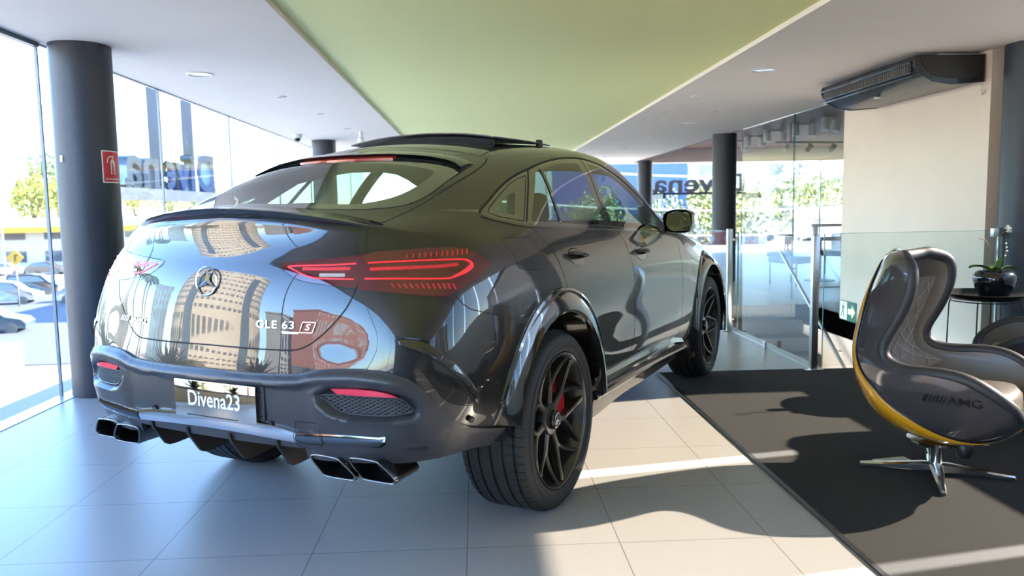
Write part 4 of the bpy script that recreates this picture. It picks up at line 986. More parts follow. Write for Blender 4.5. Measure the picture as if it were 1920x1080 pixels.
# feature lines on the right flank (car space x, y, z), mirrored for the left
DLO_TOP = [(-.367,1.302),(-.339,1.315),(-.251,1.346),(-.140,1.386),(.010,1.434),(.152,1.471),(.286,1.499),(.435,1.529),(.600,1.556),(.814,1.579),(1.016,1.587),(1.159,1.579),(1.29,1.557),(1.42,1.523),(1.569,1.478),(1.723,1.418),(1.86,1.345),(1.96,1.27),(2.03,1.20),(2.06,1.145)]
DLO_BOT = [(1.80,1.143),(1.548,1.164),(1.232,1.186),(.949,1.2),(.614,1.213),(.323,1.223),(.076,1.232),(-.066,1.239),(-.118,1.243),(-.195,1.253),(-.264,1.264),(-.328,1.275),(-.376,1.289)]
QUARTER = [(-.249,1.314),(-.097,1.365),(.010,1.392),(-.140,1.289),(-.214,1.3)]
QUARTER_FR = [(-.311,1.300),(-.283,1.319),(-.131,1.374),(.018,1.424),(.115,1.449),(.216,1.467),(-.1,1.263),(-.169,1.271),(-.267,1.285)]
SMALLG = [(.321,1.482),(.373,1.495),(.237,1.251),(-.041,1.259)]
REARG = [(.423,1.503),(.534,1.524),(.694,1.543),(.924,1.555),(.860,1.387),(.820,1.224),(.487,1.234),(.262,1.247)]
FRONTG = [(1.06,1.558),(1.221,1.549),(1.365,1.520),(1.538,1.470),(1.697,1.405),(1.82,1.335),(1.90,1.26),(1.93,1.18),(1.722,1.168),(1.576,1.180),(1.248,1.196),(.955,1.213),(.985,1.389)]
G_RD = [(-.078,1.241),(-.068,1.222),(-.044,1.193),(-.012,1.159),(.019,1.123),(.038,1.084),(.055,1.049),(.070,1.0),(.078,.955)]
G_B = [(.967,1.2),(1.01,1.157),(1.040,1.083),(1.055,.998),(1.063,.937),(1.075,.853),(1.082,.761),(1.078,.661),(1.035,.588),(.975,.519),(.93,.455)]
G_F = [(2.20,1.14),(2.17,1.10),(2.14,1.05),(2.122,1.0),(2.112,.898),(2.111,.799),(2.11,.698),(2.093,.60),(2.055,.50),(2.02,.45)]
FUEL = [(-.363,1.193),(-.336,1.2),(-.266,1.2),(-.150,1.197),(-.129,1.173),(-.099,1.13),(-.079,1.101),(-.092,1.075),(-.137,1.064),(-.199,1.066),(-.316,1.079),(-.338,1.096),(-.337,1.135),(-.359,1.166)]
TG = [(0,1.617),(-.101,1.612),(-.235,1.604),(-.352,1.592),(-.457,1.576),(-.537,1.556),(-.566,1.545),(-.589,1.525),(-.608,1.5),(-.628,1.457),(-.638,1.393),(-.629,1.335),(-.613,1.287),(-.602,1.262),(-.596,1.247),(-.603,1.213),(-.613,1.167),(-.616,1.1),(-.602,1.045),(-.577,.985),(-.527,.925),(-.479,.88),(-.439,.853),(-.402,.839),(-.347,.835),(-.196,.834),(0,.836)]
GLASS = [(0,1.553),(-.228,1.550),(-.345,1.542),(-.43,1.531),(-.512,1.515),(-.565,1.499),(-.590,1.484),(-.604,1.44),(-.615,1.383),(-.604,1.349),(-.573,1.331),(-.513,1.323),(-.439,1.322),(-.256,1.329),(0,1.338)]
GLASS_IN = [(0,1.533),(-.29,1.516),(-.44,1.496),(-.503,1.481),(-.525,1.466),(-.539,1.435),(-.534,1.393),(-.507,1.364),(-.465,1.349),(-.417,1.342),(-.29,1.345),(0,1.352)]
TL_O = [(-.875,-.611,1.167),(-.833,-.687,1.176),(-.779,-.755,1.181),(-.699,-.819,1.183),(-.656,-.845,1.179),(-.594,-.877,1.162),(-.548,-.898,1.137),(-.529,-.911,1.113),(-.54,-.914,1.102),(-.617,-.913,1.073),(-.691,-.903,1.048),(-.75,-.886,1.027),(-.779,-.873,1.018),(-.827,-.832,1.021),(-.864,-.78,1.029),(-.892,-.723,1.038),(-.914,-.661,1.043),(-.93,-.608,1.052),(-.905,-.617,1.11)]
TL_I = [(-.963,-.295,1.135),(-.936,-.441,1.149),(-.908,-.529,1.157),(-.877,-.611,1.165),(-.905,-.616,1.11),(-.931,-.602,1.052),(-.952,-.504,1.062),(-.967,-.407,1.074),(-.97,-.365,1.086),(-.968,-.325,1.107)]
CLAD = [(-1.049,0,.752),(-1.044,-.202,.750),(-1.034,-.323,.752),(-1.022,-.414,.756),(-1.016,-.446,.764),(-1.007,-.488,.774),(-.996,-.539,.779),(-.976,-.624,.782),(-.956,-.707,.777),(-.937,-.761,.767),(-.918,-.8,.75),(-.902,-.827,.727),(-.885,-.848,.696),(-.868,-.865,.67),(-.846,-.884,.637),(-.813,-.901,.602),(-.763,-.913,.567),(-.722,-.918,.549),(-.593,-.922,.511),(-.40,-.92,.47)]
BGAP = [(-.752,-.886,1.023),(-.730,-.906,.988),(-.701,-.922,.965),(-.627,-.944,.944),(-.409,-.97,.89),(-.255,-.979,.84)]
INTAKE = [(-1.013,-.496,.686),(-.993,-.582,.688),(-.972,-.666,.686),(-.936,-.767,.682),(-.922,-.795,.663),(-.914,-.808,.642),(-.916,-.804,.632),(-.946,-.743,.622),(-.977,-.642,.622),(-.995,-.571,.631),(-1.004,-.534,.657)]
REFLECT = [(-1.003,-.538,.711),(-.982,-.625,.713),(-.962,-.699,.708),(-.946,-.745,.697),(-.937,-.765,.687),(-.972,-.666,.690),(-.998,-.561,.694)]
RECESS = [(-1.014,-.48,.694),(-1.0,-.53,.719),(-.96,-.68,.722),(-.930,-.770,.705),(-.913,-.809,.685),(-.900,-.829,.652),(-.901,-.827,.625),(-.914,-.807,.610),(-.96,-.703,.606),(-.987,-.599,.607),(-1.003,-.535,.622),(-1.013,-.494,.655)]
def mirp(P): return [(x, -y, z) for x, y, z in P]
def res2d(poly, step=.02, closed=True):
    out = []; n = len(poly)
    for i in range(n if closed else n-1):
        a, b = poly[i], poly[(i+1) % n]; L = math.hypot(a[0]-b[0], a[1]-b[1]); k = max(1, int(L/step))
        out += [(a[0]+(b[0]-a[0])*j/k, a[1]+(b[1]-a[1])*j/k) for j in range(k)]
    if not closed: out.append(poly[-1])
    return out
def circ(cx, cz, r, n=48): return [(cx+r*math.cos(2*PI*k/n), cz+r*math.sin(2*PI*k/n)) for k in range(n)]
def smooth2(poly, n=3, closed=True): return [(p[0], p[1]) for p in cr([(a, b, 0) for a, b in poly], n, closed)]

MASTER = build_master()
BVH = BVHTree.FromBMesh(MASTER)
def on_surf(p, ax, side=-1, off=0.0):
    """project point p on the master surface along the axis of ax, coming from outside"""
    S, T, D = AX[ax]; p = V3(p); q = S*p.dot(S)+T*p.dot(T)
    d = D*1.0
    if ax == 'side' and side > 0: d = -D
    if ax == 'top': d = -D
    h = BVH.ray_cast(q-d*4, d)
    if h[0] is None:
        c = BVH.find_nearest(p); return c[0]+c[1]*off, c[1]
    return h[0]+h[1]*off, h[1]
def near_surf(p, off=0.0):
    c = BVH.find_nearest(V3(p)); return c[0]+c[1]*off, c[1]

NAMES = {0: 'body_shell', 1: 'rear_door', 2: 'front_door', 3: 'window_surround', 4: 'side_window', 5: 'tailgate', 6: 'rear_window_border', 7: 'rear_window',
         8: 'tail_lamp', 9: 'tail_lamp_inner', 10: 'lower_bumper', 11: 'bumper', 12: 'fuel_flap', 13: 'windscreen', 14: 'sunroof_opening', 15: 'hood', 99: 'arch'}
def do_cuts():
    bm = MASTER; lay = bm.faces.layers.int.new('part'); bm.normal_update()
    for sgn, dg in ((-1, 'diagR'), (1, 'diagL')):
        sd = lambda c, n, s=sgn: c.y*s > .35 and n.y*s > .15
        for cx in (0, 2.935): cut(bm, lay, circ(cx, .393, .478), 'side', lambda c, n, s=sgn: c.y*s > .6, 99)
        cut(bm, lay, smooth2(DLO_TOP)[:-0 or None]+DLO_BOT, 'side', lambda c, n, s=sgn: c.y*s > .35 and n.y*s > .1, 3)
        for P in (QUARTER, SMALLG, REARG, FRONTG): cut(bm, lay, res2d(P, .05), 'side', sd, 4, over=(3,))
        arc = [(.0+.478*math.cos(a), .393+.478*math.sin(a)) for a in [math.radians(t) for t in range(78, 5, -6)]]
        cut(bm, lay, G_RD+arc+[(.50, .41), (.93, .41)]+G_B[::-1], 'side', sd, 1)
        cut(bm, lay, G_B+[(.93, .41), (2.0, .40)]+G_F[::-1]+[(1.9, 1.13)], 'side', sd, 2)
        cut(bm, lay, FUEL, 'side', sd, 12)
        m_ = (lambda P: P) if sgn < 0 else mirp
        rr = lambda c, n, s=sgn: c.y*s > .2 and c.x < -.3
        cut(bm, lay, smooth2([proj2(p, dg) for p in m_(TL_O)], 2), dg, rr, 8)
    tg = smooth2(TG[:-1], 2, False)+[TG[-1]]
    full = tg+[(-y, z) for y, z in tg[::-1][1:-1]]
    rf = lambda c, n: c.x < .2
    cut(bm, lay, full, 'rear', rf, 5)
    for P, pid, ov in ((GLASS, 6, (5,)), (GLASS_IN, 7, (6,))):
        g = smooth2(P, 2, False); cut(bm, lay, g+[(-y, z) for y, z in g[::-1][1:-1]], 'rear', rf, pid, over=ov)
    for sgn, dg in ((-1, 'diagR'), (1, 'diagL')):
        m_ = (lambda P: P) if sgn < 0 else mirp
        cut(bm, lay, [proj2(p, dg) for p in m_(TL_I)], dg, lambda c, n, s=sgn: c.y*s > .15 and c.x < -.5, 9, over=(5,))
        hb = lambda c, n, s=sgn: c.y*s > -1e-4 and c.x < -.1
        cp = [proj2(p, dg) for p in m_(CLAD)]
        cut(bm, lay, cp+[(cp[-1][0], .2), (cp[0][0]-.02, .2), (cp[0][0]-.02, .752)], dg, hb, 10)
        bg = [proj2(p, dg) for p in m_(BGAP)]
        cut(bm, lay, bg+[(bg[-1][0]+.0, .3), (cp[0][0]-.02, .3), (cp[0][0]-.02, .95), proj2(m_([(-.99,-.5,1.01)])[0], dg), proj2(m_([(-.93,-.60,1.045)])[0], dg), proj2(m_([(-.78,-.87,1.01)])[0], dg)], dg, hb, 11)
    ws = [(1.95, 0), (1.93, -.35), (1.87, -.60), (1.92, -.63), (2.28, -.76), (2.42, -.60), (2.50, -.3), (2.52, 0)]
    ws = smooth2(ws, 2, False); cut(bm, lay, ws+[(x, -y) for x, y in ws[::-1][1:-1]], 'top', lambda c, n: c.z > .9, 13)
    sr = [(.50, -.42), (1.62, -.42), (1.62, .42), (.50, .42)]
    cut(bm, lay, res2d(sr, .1), 'top', lambda c, n: c.z > 1.4, 14)
    return lay
LAY = do_cuts()
def extract(pids, filt=None):
    """verts, normals, faces of the master faces with these ids"""
    bm = MASTER; L = bm.verts.layers.float_vector['nrm']; vi = {}; V = []; N = []; F = []
    for f in bm.faces:
        if f[LAY] in pids and (filt is None or filt(f.calc_center_median())):
            idx = []
            for v in f.verts:
                if v not in vi: vi[v] = len(V); V.append(v.co.copy()); N.append(v[L].copy().normalized())
                idx.append(vi[v])
            F.append(idx)
    return V, N, F
def panel(name, pids, m, filt=None, parent=CAR, off=0.0, thick=0):
    V, N, F = extract(pids, filt)
    if off: V = [v+n*off for v, n in zip(V, N)]
    if thick:                                            # turn the rim inwards so that the panel has an edge
        cnt = {}
        for f in F:
            for i in range(len(f)):
                e = (f[i], f[(i+1) % len(f)]); cnt[tuple(sorted(e))] = cnt.get(tuple(sorted(e)), [])+[e]
        nn = len(V); mp = {}
        def low(i):
            if i not in mp: mp[i] = len(V); V.append(V[i]-N[i]*thick); N.append(N[i])
            return mp[i]
        for k, es in list(cnt.items()):
            if len(es) == 1:
                a, b = es[0]; F.append([b, a, low(a), low(b)])
    o = obj(name, V, F, m, parent, smooth=True)
    o.data.normals_split_custom_set_from_vertices([tuple(n) for n in N])
    return o
def seam(pts, w=.0022, name='panel_seam', parent=CAR, lift=.0004, m=None, closed=False, dense=.015, h=.35):
    """dark joint line lying in the surface through pts (already on the surface)"""
    P = []
    pts = [V3(p) for p in pts]
    n = len(pts)
    for i in range(n if closed else n-1):
        a, b = pts[i], pts[(i+1) % n]; k = max(1, int((b-a).length/dense))
        P += [a.lerp(b, j/k) for j in range(k)]
    if not closed: P.append(pts[-1])
    S = [near_surf(p) for p in P]; v = []; f = []; N = len(S)
    for i in range(N):
        a = S[(i-1) % N if closed else max(0, i-1)][0]; b = S[(i+1) % N if closed else min(N-1, i+1)][0]
        t = (b-a).normalized(); p, nn = S[i]; sd = t.cross(nn).normalized()
        v += [p-sd*w-nn*.001, p-sd*w+nn*lift, p+sd*w+nn*lift, p+sd*w-nn*.001]
    for i in range(N if closed else N-1):
        j = (i+1) % N
        f += [(i*4+k, i*4+(k+1) % 4, j*4+(k+1) % 4, j*4+k) for k in range(4)]
    if not closed: f += [(0, 1, 2, 3), ((N-1)*4+3, (N-1)*4+2, (N-1)*4+1, (N-1)*4)]
    o = obj(name, v, f, m or M_SEAM, parent); o.data.update()
    return o
# --- painted shell and panels
PANELS = {}
PANELS['shell'] = panel('body_shell', (0,), M_PAINT)
PANELS['bumper'] = panel('rear_bumper', (11,), M_PAINT)
TGATE = panel('tailgate', (5,), M_PAINT)
for s, w in ((-1, 'right'), (1, 'left')):
    fl = lambda c, s=s: c.y*s > 0
    PANELS['rd', s] = panel('rear_door', (1,), M_PAINT, fl)
    PANELS['fd', s] = panel('front_door', (2,), M_PAINT, fl)
    panel('fuel_flap', (12,), M_PAINT, fl) if s < 0 else panel('body_shell', (12,), M_PAINT, fl)
    panel('window_surround', (3,), M_CERAM, fl)
    for q, (x0, x1, par) in enumerate(((-.4, .02, None), (.02, .30, 'rd'), (.28, .93, 'rd'), (.93, 2.1, 'fd'))):
        pass
    def wfilt(k, s=s):
        polys = [QUARTER, SMALLG, REARG, FRONTG]
        return lambda c: c.y*s > 0 and pip((c.x, c.z), polys[k])
    panel('side_window', (4,), M_GLASS, wfilt(0)); 
    panel('side_window', (4,), M_GLASS, wfilt(1), PANELS['rd', s]); panel('side_window', (4,), M_GLASS, wfilt(2), PANELS['rd', s])
    panel('side_window', (4,), M_GLASS, wfilt(3), PANELS['fd', s])
panel('rear_window_border', (6,), M_CERAM, None, TGATE)
panel('rear_window', (7,), M_GLASS, None, TGATE)
panel('windscreen', (13,), M_GLASS)
# --- seams
for s in (-1, 1):
    sp = lambda P, s=s: [on_surf((x, s, z), 'side', s)[0] for x, z in P]
    seam(sp(G_RD), parent=PANELS['rd', s]); seam(sp(G_B), parent=PANELS['rd', s]); seam(sp(G_F), parent=PANELS['fd', s])
    if s < 0: seam(sp(smooth2(FUEL, 3)), .0018, closed=True)
    seam(sp(smooth2(DLO_TOP, 3, False)), .0045, 'window_seal', lift=.002)
    seam(sp(DLO_BOT), .006, 'window_seal', lift=.004, m=M_GLOSS)
    seam([on_surf((0, s*-y, z), 'rear')[0] for y, z in smooth2(TG[:-1], 2, False)+[TG[-1]]], .0028, 'tailgate_seam', TGATE)
    mp = (lambda P: P) if s < 0 else mirp
    seam(mp(BGAP), .0018, parent=PANELS['bumper'])
    seam(sp([(-.02, 1.55), (.1, 1.575)]) if 0 else [on_surf((x, s*y, 2), 'top')[0] for x, y in ((.091,.537),(.206,.515),(.346,.507),(.9,.50),(1.4,.505),(1.8,.54),(1.95,.56))], .003, 'roof_seam')
    for P, w in ((QUARTER_FR, .002),): seam(sp(P), w, 'window_seal', closed=True)
    # door frame joints, division bar and pillar trims
    seam(sp([(.286,1.499),(.179,1.432),(.062,1.355),(-.08,1.26)]), .004, 'door_frame_seal')
    seam(sp([(1.03,1.58),(.985,1.50),(.93,1.389),(.885,1.216)]), .0035, 'door_frame_seal')
    seam(sp([(.398,1.50),(.249,1.249)]), .009, 'window_division_bar', lift=.004, m=M_GLOSS)
gb = smooth2(GLASS, 2, False)
seam([on_surf((0, y, z), 'rear')[0] for y, z in gb+[(-y, z) for y, z in gb[::-1][1:-1]]], .003, 'window_seal', TGATE, closed=True)
seam([on_surf((0, s_*y, z), 'rear')[0] for s_, y, z in [(1, .606, 1.30), (1, .60, 1.2)]], .001) if 0 else None
# --- lower bumper cladding: the same surface, standing proud, with a ledge and two recesses
def build_cladding():
    V, N, F = extract((10,), lambda c: not (abs(c.y) < .395 and c.z < .505)); bm = bmesh.new()
    L = bm.verts.layers.float_vector.new('n'); vs = []
    for v, n in zip(V, N): w = bm.verts.new(v); w[L] = n; vs.append(w)
    for f in F: bm.faces.new([vs[i] for i in f])
    bmesh.ops.triangulate(bm, faces=[f for f in bm.faces if len(f.verts) > 4])
    for _ in range(3):
        big = [e for e in bm.edges if e.calc_length() > .013]
        if not big: break
        bmesh.ops.subdivide_edges(bm, edges=big, cuts=1, use_grid_fill=True)
        bmesh.ops.triangulate(bm, faces=[f for f in bm.faces if len(f.verts) > 4])
    cl = sorted([(proj2(p, 'diagR')[0], p[2]) for p in CLAD]); cs = np.array([c[0] for c in cl]); cz = np.array([c[1] for c in cl])
    rec = [proj2(p, 'diagR') for p in RECESS]; ss = lambda t: max(0, min(1, t))**2*(3-2*max(0, min(1, t)))
    for v in bm.verts:
        p = v.co.copy(); ay = -abs(p.y); q = proj2((p.x, ay, p.z), 'diagR'); d = float(np.interp(q[0], cs, cz))-p.z
        g = near_surf(p)[1]; n = g
        yy = abs(p.y); led = 1-ss((yy-.74)/.14)
        h = .010+.016*led*ss(d/.028)-(.022*led*ss((d-.036)/.018))*(1-ss((p.z-9)/1))
        if yy > .43 and led > 0: h += .012*led*ss((d-.036)/.018)*ss((yy-.43)/.06)
        dd = min(segd(q, rec[i], rec[(i+1) % len(rec)]) for i in range(len(rec)))
        ins = pip(q, rec)
        if ins: h += -.030*ss(dd/.016)
        elif dd < .03: h += .004*(1-dd/.03)
        v.co = p+n*h
    bnd = [e for e in bm.edges if e.is_boundary]
    r = bmesh.ops.extrude_edge_only(bm, edges=bnd)
    for g in r['geom']:
        if isinstance(g, bmesh.types.BMVert): c, n, _, _ = BVH.find_nearest(g.co); g.co = c-n*.012
    bmesh.ops.remove_doubles(bm, verts=bm.verts, dist=1e-5)
    bmesh.ops.recalc_face_normals(bm, faces=bm.faces)
    me = bpy.data.meshes.new('lower_bumper'); bm.to_mesh(me); bm.free()
    me.polygons.foreach_set('use_smooth', [True]*len(me.polygons)); me.set_sharp_from_angle(angle=math.radians(50)); me.materials.append(M_SATIN)
    return link(bpy.data.objects.new('lower_bumper', me), CAR)
CLADDING = build_cladding()
def patch(name, P3, ax, off, m, parent, thick=.004, step=.012, smooth=True, bulge=0):
    """a plate with the outline P3 lying on the master surface (offset off), made from a triangulated fine grid"""
    poly = [proj2(p, ax) for p in P3]; bm = bmesh.new(); S, T, D = AX[ax]
    xs = [p[0] for p in poly]; ys = [p[1] for p in poly]
    vs = [bm.verts.new(S*a+T*b) for a, b in poly]; bm.faces.new(vs)
    x = min(xs)+step
    while x < max(xs):
        bmesh.ops.bisect_plane(bm, geom=bm.verts[:]+bm.edges[:]+bm.faces[:], plane_co=S*x, plane_no=S); x += step
    y = min(ys)+step
    while y < max(ys):
        bmesh.ops.bisect_plane(bm, geom=bm.verts[:]+bm.edges[:]+bm.faces[:], plane_co=T*y, plane_no=T); y += step
    n0 = len(bm.verts); V = []; N = []
    bm.verts.index_update(); bnd = [e for e in bm.edges if e.is_boundary]
    for v in bm.verts:
        p, n = on_surf(v.co, ax, -1 if True else 1); q = (v.co.dot(S), v.co.dot(T)); b = 0
        if bulge: b = bulge*min(1, min(segd(q, poly[i], poly[(i+1) % len(poly)]) for i in range(len(poly)))/.02)
        V.append(p+n*(off+b)); N.append(n)
    F = [[v.index for v in f.verts] for f in bm.faces]
    bi = {}
    for e in bnd:
        f = e.link_faces[0]; a, b = e.verts
        lv = [v for v in f.verts]; i = lv.index(a)
        if lv[(i+1) % len(lv)] is not b: a, b = b, a
        for w in (a.index, b.index):
            if w not in bi: bi[w] = len(V); V.append(V[w]-N[w]*thick)
        F.append([b.index, a.index, bi[a.index], bi[b.index]])
    bm.free()
    o = obj(name, V, F, m, parent, smooth=smooth, angle=40)
    return o
def dg(s): return 'diagR' if s < 0 else 'diagL'
def mp_(s, P): return P if s < 0 else mirp(P)[::-1]
# chrome strip, recess contents, sensors
def strip_band(name, rows, m, off, parent, s, prof=((-1, 0), (-.9, .8), (0, 1), (.9, .8), (1, 0)), base=-.012, ax='rear'):
    V = []; K = len(prof)
    for y, zt, zb in rows:
        for u, h in prof:
            z = (zt+zb)/2+u*(zt-zb)/2; p, n = near_surf((-1.05 if y < .6 else -.95, s*y, z))
            p, n = on_surf((0, s*y, z), 'rear') if y < .72 else on_surf((-1.6+.0*y, s*y, z), dg(s)) if 0 else near_surf((-(1.05-.45*max(0, y-.45)**1.5), s*y, z))
            V.append(p+n*(base+(off-base)*h))
    F = grid_faces(len(rows), K)
    F += [tuple(range(K)), tuple((len(rows)-1)*K+k for k in range(K))]
    return obj(name, V, F, m, parent, smooth=True, angle=50)
rows_c = [(0, .583, .530), (.1, .583, .528), (.2, .580, .524), (.3, .573, .519), (.36, .563, .516), (.40, .554, .512)]
full_rows = [(-y, a, b) for y, a, b in rows_c[::-1][:-1]]+rows_c
V_ = []
for y, zt, zb in full_rows:
    for u, h in ((-1, 0), (-.9, .8), (0, 1), (.9, .8), (1, 0)):
        z = (zt+zb)/2+u*(zt-zb)/2; p, n = on_surf((0, y, z), 'rear'); V_.append(p+n*(-.005+.026*h))
STRIP = obj('bumper_chrome_strip', V_, grid_faces(len(full_rows), 5), M_CHROME, CAR, smooth=True, angle=50)
for s in (-1, 1):
    strip_band('bumper_chrome_strip', [(.40, .554, .512), (.46, .555, .510), (.52, .557, .510), (.58, .557, .511), (.64, .556, .513), (.70, .555, .515), (.735, .552, .517)], M_DCHROME, .026, CAR, s)
    strip_band('bumper_gloss_corner', [(.52, .512, .488), (.60, .514, .486), (.68, .517, .486), (.735, .545, .484), (.78, .538, .470), (.82, .522, .452), (.86, .500, .447), (.895, .478, .455)], M_GLOSS, .016, CAR, s)
    patch('intake_grille_backing', mp_(s, INTAKE), dg(s), -.017, M_DARK, CLADDING, .003)
    patch('reflector', mp_(s, REFLECT), dg(s), .006, M_REFL, CLADDING, .02)
    # diamond mesh
    ip = [proj2(p, dg(s)) for p in mp_(s, INTAKE)]; mb = MB(); x0, x1 = min(p[0] for p in ip), max(p[0] for p in ip); S, T, D = AX[dg(s)]
    for sl in (1, -1):
        c = -.35
        while c < .35:
            run = []
            for k in range(81):
                q = (x0+(x1-x0)*k/80, .65+c+sl*.55*((x1-x0)*k/80-(x1-x0)/2))
                if pip(q, ip):
                    p, n = on_surf(S*q[0]+T*q[1], dg(s)); run.append(p+n*(-.006+.002*sl))
                elif len(run) > 1: mb.tube(run, .0017, 4); run = []
                else: run = []
            if len(run) > 1: mb.tube(run, .0017, 4)
            c += .0125
    mb.build('grille_mesh', mat('grille_plastic', (.09, .09, .10), .35), CLADDING, smooth=True)
    # intake rim
    P = [on_surf(p, dg(s), off=-.004)[0] for p in cr(mp_(s, INTAKE), 3, True)]
    MB().tube(P, .0035, 6, closed=True).build('grille_rim', M_SATIN, CLADDING, smooth=True)
    for (x, y, z) in ((-1.018, .292, .574), (-.95, .726, .577)) + (((-.731, .926, .579),) ):
        p, n = near_surf((x, s*y, z), .011); r = n.to_track_quat('Z', 'Y').to_matrix()
        mb = MB(); mb.lathe([(0, .001), (.008, .001), (.009, -.001), (.010, -.002), (.0105, .0015), (.0115, .0015), (.012, -.006)], 20)
        mb.v = [tuple(r @ V3(v)+p) for v in mb.v]; mb.build('parking_sensor', M_DARK, CLADDING if y < .9 else PANELS['bumper'], smooth=True, angle=35)
# tow eye cover
tc = [(0, -.405, .583), (0, -.415, .590), (0, -.475, .590), (0, -.488, .583), (0, -.505, .508), (0, -.41, .508)]
seam([on_surf(p, 'rear', off=.012)[0] for p in tc], .0014, 'tow_eye_cover_seam', CLADDING, closed=True, lift=.0115) if 0 else None
P = [on_surf(p, 'rear', off=.014 if p[2] > .56 else .028)[0] for p in res2 ] if 0 else [on_surf(p, 'rear')[0]+V3((-.0145 if p[2] > .565 else -.028, 0, 0)) for p in cr(tc, 4, True)]
MB().tube(P, .0014, 5, closed=True).build('tow_eye_cover_seam', M_SEAM, CLADDING, smooth=True)
# --- diffuser and fins
mb = MB(); ys = [-.50, -.42, -.36, -.2, 0, .2, .36, .42, .50]
prof = [(-1.035, .53), (-1.040, .512), (-.99, .490), (-.94, .478), (-.86, .472), (-.60, .468), (-.60, .52), (-.9, .53)]
V_ = []
for y in ys:
    k = 0 if abs(y) <= .36 else (abs(y)-.36)/.14
    for x, z in prof: V_.append((x+.035*abs(y/.5)**2, y, z+(.02*k if z < .5 else 0)))
mb.add(V_, grid_faces(len(ys), len(prof), cv=True)+[tuple(range(8))[::-1], tuple(8*8+i for i in range(8))])
DIFF = mb.build('diffuser', mat('diffuser_plastic', (.03, .03, .036), .38), CAR, smooth=True, angle=35)
for y in (-.31, -.095, .125, .335):
    mb = MB(); xo = .035*abs(y/.5)**2
    mb.prism([(-1.052+xo, .515), (-1.045+xo, .485), (-.992+xo, .408), (-.975+xo, .398), (-.94+xo, .396), (-.55, .42), (-.55, .50)], y-.006, y+.006, lambda a, b, d: (a, d, b))
    mb.build('diffuser_fin', M_DARK, DIFF)
# --- exhaust tips
def tip(yc, s, x0, zc=.431):
    o = [(-.092, .024), (-.072, .041), (.020, .041), (.048, .030), (.092, -.018), (.090, -.034), (.072, -.042), (-.036, -.042), (-.060, -.030)]
    o = [(a*.95, b) for a, b in o][::-1]
    o = smooth2(o, 4); mb = MB(); n = len(o); V = []
    rings = [(x0+.16, .97, 0), (x0+.02, 1.0, 0), (x0+.004, 1.02, 0), (x0, 1.0, 0), (x0, .92, 0), (x0+.006, .90, 0), (x0+.012, .86, 0), (x0+.14, .80, 0)]
    for x, k, _ in rings: V += [(x+ (0 if x > x0+.05 else -b*.35), s*(yc+a*k)*1.0, zc+b*k) for a, b in o]
    F = []
    for i in range(len(rings)-1):
        for j in range(n): F.append((i*n+j, i*n+(j+1) % n, (i+1)*n+(j+1) % n, (i+1)*n+j))
    F.append(tuple((len(rings)-1)*n+j for j in range(n)))
    mb.add(V, F)
    e = mb.build('exhaust_tip', M_GLOSS, CAR, smooth=True, angle=40)
    lip = MB(); lip.tube([(x0-.001-b*.35, s*(yc+a*.985), zc+b*.985) for a, b in o], .0026, 6, closed=True); lip.build('tip_lip', mat('tip_lip_metal', (.35, .36, .36), .2, 1), e, smooth=True)
    ca = MB(); ca.prism([(a*.82, b*.80) for a, b in o], x0+.10, x0+.105, lambda a, b, d: (d, s*(yc+a), zc+b)); ca.build('tip_core', M_SEAM, e)
for s in (-1, 1):
    tip(.527, s, -1.0); tip(.676, s, -.975)
